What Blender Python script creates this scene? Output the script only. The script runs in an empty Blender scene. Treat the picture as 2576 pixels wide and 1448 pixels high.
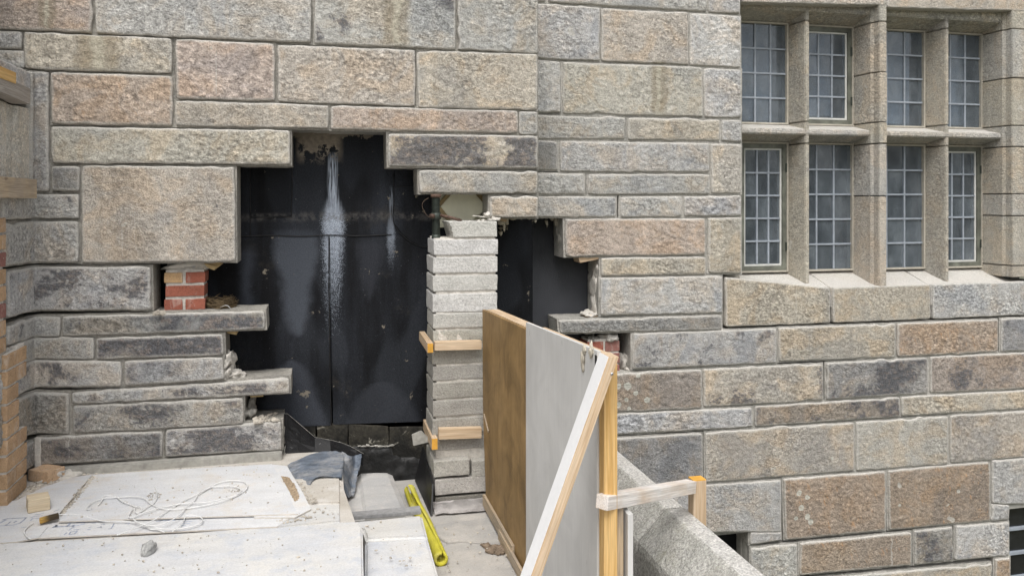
import bpy, bmesh, math, random
from mathutils import Vector, Matrix, noise
R = math.radians
random.seed(7)
sc = bpy.context.scene
COL = sc.collection

# ------------------------------------------------------------------ camera, sky, sun, exposure
YAW = R(13.25); F = 2050.0; CX = 1288.0; HV = 500.0; CAMH = 4.0
cam_d = bpy.data.cameras.new('camera'); cam = bpy.data.objects.new('camera', cam_d); COL.objects.link(cam)
cam.location = (0, 0, CAMH); cam.rotation_euler = (R(90), 0, -YAW)
cam_d.sensor_width = 36; cam_d.lens = 36 * F / 2576; cam_d.shift_y = -(724 - HV) / 2576
cam_d.clip_start = 0.05; cam_d.clip_end = 2000
sc.camera = cam
world = bpy.data.worlds.new('World'); sc.world = world; world.use_nodes = True
wn = world.node_tree; wn.nodes.clear()
SUN_EL, SUN_AZ = R(58), R(198)
sky = wn.nodes.new('ShaderNodeTexSky'); sky.sky_type = 'NISHITA'; sky.sun_disc = False
sky.sun_elevation = SUN_EL; sky.sun_rotation = SUN_AZ; sky.dust_density = 4.0; sky.air_density = 1.0; sky.ozone_density = 1.0
hs = wn.nodes.new('ShaderNodeHueSaturation'); hs.inputs['Saturation'].default_value = 0.22
bg = wn.nodes.new('ShaderNodeBackground'); bg.inputs['Strength'].default_value = 0.15
wo = wn.nodes.new('ShaderNodeOutputWorld')
wn.links.new(sky.outputs[0], hs.inputs['Color']); wn.links.new(hs.outputs[0], bg.inputs['Color']); wn.links.new(bg.outputs[0], wo.inputs[0])
sun_d = bpy.data.lights.new('sun', 'SUN'); sun_d.energy = 1.5; sun_d.angle = R(35); sun_d.color = (1.0, .97, .93)
sun = bpy.data.objects.new('sun', sun_d); COL.objects.link(sun)
sd = Vector((math.sin(SUN_AZ) * math.cos(SUN_EL), math.cos(SUN_AZ) * math.cos(SUN_EL), math.sin(SUN_EL)))
sun.rotation_euler = sd.to_track_quat('Z', 'Y').to_euler()
vs = sc.view_settings; vs.view_transform = 'Standard'; vs.look = 'None'; vs.gamma = 1; vs.exposure = 0.40; vs.use_curve_mapping = False

# ------------------------------------------------------------------ measuring helpers (photo bearings to real planes)
SA, CA = math.sin(YAW), math.cos(YAW)
def ray(u, v):
    q = (u - CX) / F
    return Vector((SA + CA * q, CA - SA * q, (HV - v) / F))
def PY(u, v, Y):
    d = ray(u, v); t = Y / d.y; return Vector((d.x * t, Y, CAMH + d.z * t))
def PX(u, v, X):
    d = ray(u, v); t = X / d.x; return Vector((X, d.y * t, CAMH + d.z * t))
def PZ(u, v, Z):
    d = ray(u, v); t = (Z - CAMH) / d.z; return Vector((d.x * t, d.y * t, Z))
D0, D1, XR = 4.50, 4.82, -1.385      # projecting wall face, set-back wall face, left return face

# ------------------------------------------------------------------ object helpers
def link(o, parent=None):
    COL.objects.link(o)
    if parent is not None:
        o.parent = parent
        m = Matrix.Translation(parent.location); p = parent
        while p.parent: p = p.parent
        if p is not parent: m = Matrix.Translation(p.location)
        o.matrix_parent_inverse = m.inverted()
    return o
def tag(o, label=None, cat=None, group=None, kind=None):
    if label: o['label'] = label
    if cat: o['category'] = cat
    if group: o['group'] = group
    if kind: o['kind'] = kind
    return o
def thing(name, loc, label, cat, group=None):
    o = bpy.data.objects.new(name, None); o.location = loc; o.empty_display_size = .1; COL.objects.link(o)
    return tag(o, label, cat, group)
def mobj(name, verts, faces, mat, parent=None, smooth=False, attr=None, mats=None, mi=None):
    me = bpy.data.meshes.new(name); me.from_pydata([tuple(v) for v in verts], [], faces)
    for m in (mats or [mat]): me.materials.append(m)
    if mi: me.polygons.foreach_set('material_index', mi)
    if smooth: me.polygons.foreach_set('use_smooth', [True] * len(me.polygons))
    if attr:
        a = me.attributes.new('edge', 'FLOAT', 'POINT'); a.data.foreach_set('value', attr)
    me.update()
    return link(bpy.data.objects.new(name, me), parent)
def bmobj(name, bm, mat, parent=None, smooth=False, mats=None):
    me = bpy.data.meshes.new(name); bm.to_mesh(me); bm.free()
    for m in (mats or [mat]): me.materials.append(m)
    if smooth: me.polygons.foreach_set('use_smooth', [True] * len(me.polygons))
    return link(bpy.data.objects.new(name, me), parent)
def hexa(bm, P, bevel=.004, rough=0., cuts=0, seed=0):
    """solid from 8 corners: front TL TR BR BL, back TL TR BR BL"""
    old = set(bm.verts)
    v = [bm.verts.new(p) for p in P]
    fs = [bm.faces.new([v[i] for i in f]) for f in ((0,3,2,1),(4,5,6,7),(0,1,5,4),(3,7,6,2),(0,4,7,3),(1,2,6,5))]
    bmesh.ops.recalc_face_normals(bm, faces=fs)
    if bevel: bmesh.ops.bevel(bm, geom=list({e for f in fs for e in f.edges}), offset=bevel, segments=2, affect='EDGES', profile=.6)
    if cuts:
        es = list({e for x in bm.verts if x not in old for e in x.link_edges if e.calc_length() > bevel * 2.2})
        bmesh.ops.subdivide_edges(bm, edges=es, cuts=cuts, use_grid_fill=True)
    vv = [x for x in bm.verts if x not in old]
    if rough:
        for x in vv:
            p = x.co * 22 + Vector((seed * 3.1, seed, 0))
            x.co += rough * Vector((noise.noise(p), noise.noise(p + Vector((9, 0, 0))), noise.noise(p + Vector((0, 9, 0)))))
    return vv
def boxP(x0, x1, y0, y1, z0, z1):
    return [(x0,y0,z1),(x1,y0,z1),(x1,y0,z0),(x0,y0,z0),(x0,y1,z1),(x1,y1,z1),(x1,y1,z0),(x0,y1,z0)]
def box(name, x0, x1, y0, y1, z0, z1, mat, parent=None, bevel=.004, rough=0, cuts=0, seed=0):
    bm = bmesh.new(); hexa(bm, boxP(x0, x1, y0, y1, z0, z1), bevel, rough, cuts, seed); return bmobj(name, bm, mat, parent)
def beam(name, p0, p1, w, h, mat, parent=None, bevel=.002, roll=0., up=(0, 0, 1)):
    """timber from p0 to p1; its mesh lies along local X so that the wood grain follows it"""
    p0, p1 = Vector(p0), Vector(p1); x = (p1 - p0); L = x.length; x.normalize()
    y = Vector(up).cross(x).normalized(); z = x.cross(y)
    M = Matrix((x, y, z)).transposed().to_4x4() @ Matrix.Rotation(roll, 4, 'X'); M.translation = (p0 + p1) / 2
    bm = bmesh.new(); hexa(bm, boxP(-L/2, L/2, -w/2, w/2, -h/2, h/2), bevel)
    o = bmobj(name, bm, mat, None); COL.objects.unlink(o); 
    link(o, parent); o.matrix_basis = M
    return o
def prism(name, poly, depth_vec, mat, parent=None, bevel=0., smooth=False):
    bm = bmesh.new(); n = len(poly); d = Vector(depth_vec)
    a = [bm.verts.new(p) for p in poly]; b = [bm.verts.new(Vector(p) + d) for p in poly]
    bm.faces.new(a); bm.faces.new(b[::-1])
    for i in range(n): bm.faces.new([a[i], b[i], b[(i+1) % n], a[(i+1) % n]])
    bmesh.ops.recalc_face_normals(bm, faces=bm.faces)
    if bevel: bmesh.ops.bevel(bm, geom=list(bm.edges), offset=bevel, segments=2, affect='EDGES')
    return bmobj(name, bm, mat, parent, smooth)
def catmull(P, n=6):
    P = [Vector(p) for p in P]; out = []
    for i in range(len(P) - 1):
        a, b, c, d = P[max(i-1, 0)], P[i], P[i+1], P[min(i+2, len(P)-1)]
        for k in range(n):
            t = k / n
            out.append(.5 * ((2*b) + (c-a)*t + (2*a-5*b+4*c-d)*t*t + (3*b-a-3*c+d)*t**3))
    return out + [P[-1]]
def tube_geo(V, Fc, pts, r, sides=7):
    pts = [Vector(p) for p in pts]; base = len(V); n = len(pts)
    for i, p in enumerate(pts):
        t = (pts[min(i+1, n-1)] - pts[max(i-1, 0)]).normalized()
        a = t.cross(Vector((0, 0, 1)))
        a = a.normalized() if a.length > 1e-4 else Vector((1, 0, 0))
        b = t.cross(a); rr = r[i] if isinstance(r, (list, tuple)) else r
        for k in range(sides):
            g = 2 * math.pi * k / sides; V.append(p + rr * (math.cos(g) * a + math.sin(g) * b))
    for i in range(n - 1):
        for k in range(sides):
            k2 = (k + 1) % sides
            Fc.append((base+i*sides+k, base+i*sides+k2, base+(i+1)*sides+k2, base+(i+1)*sides+k))
    Fc.append(tuple(base + k for k in range(sides))[::-1]); Fc.append(tuple(base + (n-1)*sides + k for k in range(sides)))
def tube(name, pts, r, mat, parent=None, sides=7):
    V, Fc = [], []; tube_geo(V, Fc, pts, r, sides); return mobj(name, V, Fc, mat, parent, True)
def lump_geo(bm, c, s, rough, seed, sub=2):
    r = bmesh.ops.create_icosphere(bm, subdivisions=sub, radius=1)
    for v in r['verts']:
        p = v.co.copy(); k = 1 + rough * noise.noise(p * 1.6 + Vector((seed, 0, seed*.7))) + .5 * rough * noise.noise(p * 4 + Vector((0, seed, 0)))
        v.co = Vector(c) + Vector((p.x * s[0], p.y * s[1], p.z * s[2])) * k
def lump(name, c, s, mat, parent=None, rough=.5, seed=1, sub=3, smooth=True):
    bm = bmesh.new(); lump_geo(bm, c, s, rough, seed, sub); return bmobj(name, bm, mat, parent, smooth)

# ------------------------------------------------------------------ material helpers
class NT:
    def __init__(s, name):
        s.m = bpy.data.materials.new(name); s.m.use_nodes = True; s.t = s.m.node_tree; s.t.nodes.clear()
        s.out = s.t.nodes.new('ShaderNodeOutputMaterial'); s.b = s.t.nodes.new('ShaderNodeBsdfPrincipled')
        s.t.links.new(s.b.outputs[0], s.out.inputs[0])
        s.geo = s.t.nodes.new('ShaderNodeNewGeometry'); s.oi = s.t.nodes.new('ShaderNodeObjectInfo'); s.tc = s.t.nodes.new('ShaderNodeTexCoord')
    def set(s, inp, v):
        if hasattr(v, 'is_output'): s.t.links.new(v, inp)
        elif isinstance(v, (tuple, list)) and len(v) == 3 and inp.type == 'RGBA': inp.default_value = (*v, 1)
        else: inp.default_value = v
    def math(s, op, a, b=0., c=None, clamp=False):
        n = s.t.nodes.new('ShaderNodeMath'); n.operation = op; n.use_clamp = clamp
        s.set(n.inputs[0], a); s.set(n.inputs[1], b)
        if c is not None: s.set(n.inputs[2], c)
        return n.outputs[0]
    def vmath(s, op, a, b):
        n = s.t.nodes.new('ShaderNodeVectorMath'); n.operation = op; s.set(n.inputs[0], a); s.set(n.inputs[1], b); return n.outputs[0]
    def noise(s, vec, scale, detail=3, rough=.55, dist=0.):
        n = s.t.nodes.new('ShaderNodeTexNoise'); s.set(n.inputs['Vector'], vec); n.inputs['Scale'].default_value = scale
        n.inputs['Detail'].default_value = detail; n.inputs['Roughness'].default_value = rough; n.inputs['Distortion'].default_value = dist
        return n.outputs['Fac']
    def rng(s, v, a, b, c, d, smooth=False):
        n = s.t.nodes.new('ShaderNodeMapRange'); n.interpolation_type = 'SMOOTHSTEP' if smooth else 'LINEAR'
        for i, x in enumerate((v, a, b, c, d)): s.set(n.inputs[i], x)
        return n.outputs[0]
    def mix(s, f, a, b, mode='MIX'):
        n = s.t.nodes.new('ShaderNodeMix'); n.data_type = 'RGBA'; n.blend_type = mode; n.clamp_factor = True
        s.set(n.inputs[0], f); s.set(n.inputs[6], a); s.set(n.inputs[7], b); return n.outputs[2]
    def gray(s, v):
        n = s.t.nodes.new('ShaderNodeCombineColor')
        for i in range(3): s.set(n.inputs[i], v)
        return n.outputs[0]
    def mul(s, col, v): return s.mix(1.0, col, s.gray(v), 'MULTIPLY')
    def sep(s, vec):
        n = s.t.nodes.new('ShaderNodeSeparateXYZ'); s.set(n.inputs[0], vec); return n.outputs
    def comb(s, x, y, z):
        n = s.t.nodes.new('ShaderNodeCombineXYZ')
        for i, v in enumerate((x, y, z)): s.set(n.inputs[i], v)
        return n.outputs[0]
    def scale(s, vec, x, y, z): return s.vmath('MULTIPLY', vec, (x, y, z))
    def attr(s, name):
        n = s.t.nodes.new('ShaderNodeAttribute'); n.attribute_name = name; return n.outputs['Fac']
    def rpos(s):
        r = s.math('MULTIPLY', s.oi.outputs['Random'], 61.0)
        return s.vmath('ADD', s.geo.outputs['Position'], s.comb(r, s.math('MULTIPLY', r, .37), s.math('MULTIPLY', r, .71)))
    def bump(s, h, strength, dist):
        n = s.t.nodes.new('ShaderNodeBump'); n.inputs['Strength'].default_value = strength; n.inputs['Distance'].default_value = dist
        s.set(n.inputs['Height'], h); s.t.links.new(n.outputs[0], s.b.inputs['Normal'])
    def fin(s, col, rough=.9, spec=.25, metal=0.):
        s.set(s.b.inputs['Base Color'], col); s.set(s.b.inputs['Roughness'], rough)
        s.b.inputs['Specular IOR Level'].default_value = spec; s.b.inputs['Metallic'].default_value = metal
        return s.m

def mat_granite(name='granite', fine=1.0, edgepale=1.0):
    m = NT(name); ks = m.rng(m.math('FRACT', m.math('MULTIPLY', m.oi.outputs['Random'], 13.7)), 0, 1, .78, 1.30); P = m.vmath('MULTIPLY', m.rpos(), m.comb(ks, ks, ks)); Pa = m.vmath('ADD', m.scale(P, .86, 1, 1.1), m.comb(m.math('MULTIPLY', m.sep(P)[2], .12), 0, 0))
    big = m.noise(P, 2.4, 5, .6, .6); med = m.noise(Pa, 30, 5, .68, .3); gr = m.noise(P, 125, 3, .75); dk = m.noise(P, 3.0, 8, .72, .4); tint = m.noise(P, 4.5, 5, .62, .8)
    Ps = m.scale(P, 9, 9, .9); streak = m.noise(Ps, 1.0, 5, .6)
    base = m.oi.outputs['Color']
    c = m.mix(m.rng(tint, .47, .60, 0, .85), base, m.mix(1, base, (1.06, .965, .86), 'MULTIPLY'))
    c = m.mix(m.rng(big, .38, .47, .8, 0), c, m.mix(1, base, (.80, .83, .88), 'MULTIPLY'))
    c = m.mul(c, m.rng(med, .32, .68, .84, 1.15)); vn = m.t.nodes.new('ShaderNodeTexVoronoi'); m.set(vn.inputs['Vector'], m.vmath('ADD', Pa, m.comb(m.math('MULTIPLY', med, .03), 0, m.math('MULTIPLY', gr, .012)))); vn.inputs['Scale'].default_value = 46
    rk = m.rng(m.math('FRACT', m.math('MULTIPLY', m.oi.outputs['Random'], 7.3)), 0, 1, .08, .5)
    fl = m.math('ADD', m.math('MULTIPLY', m.noise(Pa, 62, 3, .7), .6), m.math('MULTIPLY', m.math('SUBTRACT', .62, vn.outputs['Distance']), m.math('MULTIPLY', rk, .75)))
    c = m.mul(c, m.rng(gr, .30, .70, 1 - .40 * fine, 1 + .42 * fine)); sm = m.rng(m.noise(P, 2.8, 4, .6), .38, .60, .25, 1.1); fl = m.math('ADD', .36, m.math('MULTIPLY', m.math('SUBTRACT', fl, .36), sm)); c = m.mul(c, m.rng(fl, .20, .52, .60, 1.38))
    c = m.mul(c, m.rng(streak, .3, .7, .88, 1.12))
    ratio = m.math('DIVIDE', m.sep(base)[0], m.sep(base)[2]); ofl = m.noise(m.vmath('ADD', m.scale(P, 60, 60, 16), m.comb(m.math('MULTIPLY', m.sep(P)[2], 22), 0, 0)), 1.0, 2, .5)
    c = m.mix(m.math('MULTIPLY', m.rng(ofl, .64, .69, 0, .7), m.math('MULTIPLY', m.rng(ratio, 1.36, 1.46, 0, 1), m.rng(tint, .42, .55, 0, 1))), c, (.48, .29, .16))
    wst = m.noise(m.scale(P, 26, 26, .8), 1.0, 4, .6); c = m.mix(m.rng(wst, .675, .72, 0, .5), c, (.56, .54, .50))
    thr = m.math('SUBTRACT', .755, m.math('MULTIPLY', m.oi.outputs['Alpha'], .50))
    d = m.math('ADD', dk, m.math('MULTIPLY', m.math('SUBTRACT', gr, .5), .20))
    d = m.math('ADD', d, m.math('MULTIPLY', m.math('SUBTRACT', fl, .36), .42))
    f = m.rng(m.math('SUBTRACT', d, thr), -.02, .03, 0, .85, True)
    c = m.mix(f, c, m.mul(m.mix(m.rng(med, .50, .62, 0, .55), (.085, .086, .094), (.25, .20, .165)), m.rng(gr, .3, .7, .45, 1.8)))
    e = m.math('ADD', m.attr('edge'), m.math('MULTIPLY', m.math('SUBTRACT', med, .5), .022))
    fe = m.rng(e, .002, .018, .70 * edgepale, 0, True)
    c = m.mix(fe, c, m.mul((.53, .51, .47), m.rng(gr, .3, .7, .8, 1.2)))
    if edgepale == 1:
        x, y, z = m.sep(m.geo.outputs['Position']); wb = m.math('MULTIPLY', m.math('SUBTRACT', m.noise(m.geo.outputs['Position'], 5, 4, .6), .5), .10)
        for u, va, vb, w in ((243, 84, 182, .13), (1000, -60, 118, .10), (1660, 158, 290, .07), (120, -60, 76, .05)):
            a = PY(u, va, 4.5 if u < 1353 else 4.82); b = PY(u, vb, 4.5 if u < 1353 else 4.82)
            dx = m.math('DIVIDE', m.math('ABSOLUTE', m.math('ADD', m.math('SUBTRACT', x, a.x), wb)), w)
            pz = m.math('MULTIPLY', m.rng(z, b.z - .01, b.z + .03, 0, 1), m.rng(z, a.z, a.z + .02, 1, 0))
            c = m.mix(m.math('MULTIPLY', m.rng(dx, .45, 1, .62, 0, True), pz), c, m.mul((.255, .215, .15), m.rng(gr, .3, .7, .7, 1.3)))
            c = m.mix(m.math('MULTIPLY', m.rng(dx, .05, .35, .65, 0, True), pz), c, m.mul((.50, .47, .38), m.rng(gr, .3, .7, .8, 1.2)))
    if edgepale == 1:
        best = None; wb2 = m.math('MULTIPLY', m.math('SUBTRACT', m.noise(m.geo.outputs['Position'], 45, 3, .6), .5), .022)
        I = lambda px, py: (1717.2 + px * .3336, 965.9 + py * .3336); K = lambda px, py: ((1406 + px * .477) * .8944, (928 + py * .477) * .8944)
        for (u, v), r in ((I(875, 818), 6.5), (I(938, 850), 5.5), (I(893, 930), 7), (I(852, 1007), 5.5), (I(938, 995), 7.5), (I(963, 1035), 7), (I(1125, 555), 4), (I(2078, 805), 5), (I(1632, 912), 4), (K(752, 330), 9), (K(800, 372), 6), (K(868, 412), 7), (K(815, 268), 5), (K(700, 330), 6), (K(700, 440), 7), (K(760, 462), 5), (K(745, 410), 5)):
            c0 = PY(u, v, 4.82); rr = r / 2050 * 5.5
            n_ = m.t.nodes.new('ShaderNodeVectorMath'); n_.operation = 'DISTANCE'; m.set(n_.inputs[0], m.comb(x, 0, z)); n_.inputs[1].default_value = (c0.x, 0, c0.z)
            dd = m.math('DIVIDE', m.math('ADD', n_.outputs['Value'], wb2), rr); best = dd if best is None else m.math('MINIMUM', best, dd)
        c = m.mix(m.math('MULTIPLY', m.rng(best, .9, 1.12, .85, 0), m.rng(best, .2, .7, .72, 1)), c, m.mul((.56, .56, .50), m.rng(gr, .3, .7, .8, 1.15)))
    wl = m.noise(P, 8.5, 2, .4); wf = m.rng(wl, .745, .765, 0, .7, True)
    c = m.mix(wf, c, (.55, .53, .48))
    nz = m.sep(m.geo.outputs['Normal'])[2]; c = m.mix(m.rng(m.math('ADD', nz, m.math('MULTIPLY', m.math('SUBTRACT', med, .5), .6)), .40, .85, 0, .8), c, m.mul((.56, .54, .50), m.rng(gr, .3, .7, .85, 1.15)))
    h = m.math('ADD', m.math('ADD', m.math('MULTIPLY', med, .6), m.math('MULTIPLY', gr, .5)), m.math('MULTIPLY', fl, 1.0)); m.bump(h, 1.0, .013)
    return m.fin(c, .92, .2)
def mat_mortar():
    m = NT('mortar'); P = m.geo.outputs['Position']; g = m.noise(P, 70, 4, .7); b = m.noise(P, 5, 3)
    c = m.mix(m.rng(b, .35, .65, 0, 1), (.27, .26, .235), (.38, .36, .32)); c = m.mul(c, m.rng(g, .3, .7, .7, 1.25)); m.bump(g, .9, .01); return m.fin(c)
def mat_mortar2():
    m = NT('pale_mortar'); P = m.geo.outputs['Position']; g = m.noise(P, 70, 4, .7); b = m.noise(P, 5, 3)
    c = m.mix(m.rng(b, .35, .65, 0, 1), (.34, .33, .30), (.48, .46, .42)); c = m.mul(c, m.rng(g, .3, .7, .7, 1.25)); m.bump(g, .9, .01); return m.fin(c)
MORTARP = mat_mortar2()
def mat_plain(name, col, rough=.8, spec=.3, var=.12, scale=30, bump=.3, metal=0., bd=.004):
    m = NT(name); P = m.rpos(); n1 = m.noise(P, scale, 4, .6); n2 = m.noise(P, 4, 3)
    c = m.mul(col, m.rng(n1, .3, .7, 1 - var, 1 + var)); c = m.mul(c, m.rng(n2, .3, .7, 1 - var * .8, 1 + var * .8)); m.bump(n1, bump, bd)
    return m.fin(c, rough, spec, metal)
def mat_objcol(name, grain=.2, scale=80, rough=.9, pale=0., bd=.004):
    """object colour with a mineral grain; pale: smears of lime on it"""
    m = NT(name); P = m.rpos(); g = m.noise(P, scale, 4, .7); b = m.noise(P, 9, 5, .6); pit = m.noise(P, scale * 1.9, 2, .5)
    c = m.mul(m.oi.outputs['Color'], m.rng(g, .3, .7, 1 - grain, 1 + grain)); c = m.mul(c, m.rng(b, .3, .7, .86, 1.12))
    c = m.mul(c, m.rng(pit, .30, .40, .55, 1))
    if pale:
        s = m.noise(m.scale(P, 1, 1, .5), 14, 6, .7, 1.); c = m.mix(m.rng(s, .54, .72, 0, pale), c, (.60, .55, .50))
    m.bump(m.math('ADD', g, m.math('MULTIPLY', pit, .5)), .7, bd); return m.fin(c, rough, .2)
def mat_wood(name, a, b, ring=26, char=None, gray=0., weather=(.30, .27, .24)):
    m = NT(name); P = m.tc.outputs['Object']; r = m.math('MULTIPLY', m.oi.outputs['Random'], 9.0)
    P = m.vmath('ADD', P, m.comb(0, r, r)); Q = m.scale(P, 2.2, 1, 1)
    w = m.noise(m.scale(P, .35, 14, 14), 3.0, 3, .5, .4)
    rings = m.math('SINE', m.math('MULTIPLY', w, ring)); fib = m.noise(m.scale(P, 6, 150, 150), 1.6, 3, .6)
    c = m.mix(m.rng(rings, -1, 1, 0, 1), a, b); c = m.mul(c, m.rng(fib, .3, .7, .82, 1.14))
    kn = m.noise(m.scale(P, 5, 11, 11), 1.0, 2); c = m.mix(m.rng(kn, .70, .74, 0, .8), c, (b[0]*.5, b[1]*.4, b[2]*.35))
    if gray: c = m.mix(m.rng(m.noise(P, 7, 4), .35, .6, 0, gray), c, m.mul(weather, m.rng(fib, .3, .7, .7, 1.2)))
    if char:
        x = m.math('ADD', m.sep(P)[0], m.math('MULTIPLY', fib, .05)); c = m.mix(m.rng(x, char[0], char[1], 0, .93, True), c, (.02, .017, .015))
    m.bump(m.math('ADD', fib, m.math('MULTIPLY', rings, .1)), .5, .002); return m.fin(c, .75, .3)

GRAN = mat_granite(); MORTAR = mat_mortar()
DRESSED = mat_granite('dressed_granite', 1.25, .35)
CEM = mat_plain('cement_render', (.36, .35, .32), var=.22)
LIME = mat_plain('lime_mortar', (.58, .55, .50), var=.15, scale=45, bump=.9, bd=.01)
FOAM = mat_plain('old_foam', (.50, .46, .38), var=.15, scale=20, bump=.3)
BLOCK = mat_objcol('concrete_block', .24, 95, .92, .12, .007)
BRICK = mat_objcol('clay_brick', .14, 70, .9, .5)
PINE = mat_wood('pale_pine', (.60, .47, .33), (.50, .36, .23), 30)
PINEO = mat_wood('orange_pine', (.66, .44, .19), (.56, .34, .12), 34)
OLDW = mat_wood('weathered_timber', (.52, .41, .28), (.38, .29, .19), 40, gray=.5)
GREYW = mat_wood('grey_timber', (.42, .385, .35), (.30, .27, .24), 40, gray=.5)
WASHW = mat_wood('washed_timber', (.66, .58, .50), (.56, .45, .35), 30, gray=.8, weather=(.72, .70, .68))
SHIM = mat_wood('shim_wood', (.42, .31, .16), (.32, .23, .11), 30)
BLOCKW = mat_wood('block_wood', (.66, .56, .41), (.60, .49, .34), 18)
STICKW = mat_wood('charred_stick', (.56, .36, .10), (.42, .25, .06), 30, char=(-.01, .03))
WHITEP = mat_plain('white_paint', (.80, .80, .80), .55, .4, .03, 40, .1)
STEELG = mat_plain('green_steel', (.045, .055, .045), .5, .5, .35, 60, .4, .3)
RUST = mat_plain('rusty_steel', (.09, .055, .04), .7, .4, .4, 60, .5, .2)
WIRE = mat_plain('rusty_wire', (.10, .07, .05), .7)
CABLE = mat_plain('white_cable', (.74, .74, .73), .45, .4, .04)
STRAP = mat_plain('white_strap', (.68, .67, .64), .5)
CREAM = mat_plain('cream_board', (.62, .60, .46), .7, .3, .1, 12, .15)
CREAME = mat_plain('cream_board_edge', (.25, .19, .10), .8, .2, .2)
SCREW = mat_plain('zinc_screw', (.55, .55, .56), .35, .5, .1, 50, .1, .8)
TWIG = mat_plain('twigs', (.13, .095, .055), .9, .2, .4, 40)
FOIL = mat_plain('dusty_foil', (.46, .44, .43), .42, .5, .25, 18, .7, .25, .02)
GRAVELM = mat_plain('gravel_brown', (.22, .17, .125), .9, .2, .4, 30)
RUBM = mat_plain('rubble_grit', (.46, .42, .36), .95, .1, .35, 40)
EARTHM = mat_plain('ground_earth', (.14, .14, .10), .95, .1, .3, 1.0)
ROCKM = mat_plain('grey_rock', (.33, .33, .32), .9, .2, .25, 60, .8)
FELTG = mat_plain('grey_felt', (.245, .245, .245), .85, .2, .2, 50, .4)
BLACKP = mat_plain('black_paint', (.012, .012, .013), .5, .4, .4)
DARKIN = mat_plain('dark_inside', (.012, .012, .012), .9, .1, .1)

def mat_dusty(name, a, b, c2, grit=.0, sc1=2.2):
    m = NT(name); P = m.rpos(); n1 = m.noise(P, sc1, 6, .62, .3); n2 = m.noise(P, 9, 5, .7); g = m.noise(P, 160, 2, .6); st = m.noise(m.scale(P, 3, 14, 3), 1.2, 4, .6)
    c = m.mix(m.rng(n1, .38, .62, 0, 1), a, b); c = m.mix(m.rng(n2, .50, .66, 0, .7), c, c2); c = m.mul(c, m.rng(st, .3, .7, .93, 1.06)); c = m.mul(c, m.rng(g, .3, .7, .9, 1.07))
    if grit: c = m.mix(m.rng(m.noise(P, 75, 3, .7), .60, .68, 0, grit), c, (.30, .26, .21))
    m.bump(m.math('ADD', n2, m.math('MULTIPLY', g, .3)), .35, .008); return m.fin(c, .9, .2)
PIPEY = mat_dusty('yellow_foam', (.60, .55, .055), (.52, .47, .06), (.58, .54, .22), .10, 6)
DUSTF = mat_dusty('dusty_floor', (.56, .53, .485), (.45, .415, .36), (.61, .59, .56), .55)
UNDERL = mat_dusty('underlay', (.61, .595, .565), (.555, .565, .585), (.47, .495, .54), .0)
BOARDM = mat_dusty('white_board', (.65, .65, .65), (.59, .60, .62), (.62, .58, .53), .0)
BOARDE = mat_plain('board_edge', (.56, .52, .47), .9, .1)
SCREED = mat_dusty('grey_screed', (.36, .355, .345), (.46, .44, .41), (.52, .49, .45), .25)
PALES = mat_dusty('pale_slab', (.57, .56, .535), (.50, .515, .54), (.60, .575, .53), .3)
SLABG = mat_dusty('grey_lead_slab', (.40, .40, .40), (.48, .47, .45), (.56, .53, .49), .1)
def mat_lead():
    m = NT('blue_lead'); P = m.geo.outputs['Position']; st = m.noise(m.scale(P, 6, 30, 30), 1.0, 5, .65, .6); n = m.noise(P, 12, 6, .7, .5); d = m.noise(P, 7, 5, .7)
    c = m.mix(m.rng(st, .36, .64, 0, 1), (.115, .14, .178), (.20, .23, .275)); c = m.mul(c, m.rng(n, .3, .7, .65, 1.3)); c = m.mix(m.rng(d, .47, .66, 0, .85), c, (.40, .395, .39))
    m.bump(m.math('ADD', st, n), .9, .02); return m.fin(c, .6, .4)
LEAD = mat_lead()

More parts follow.
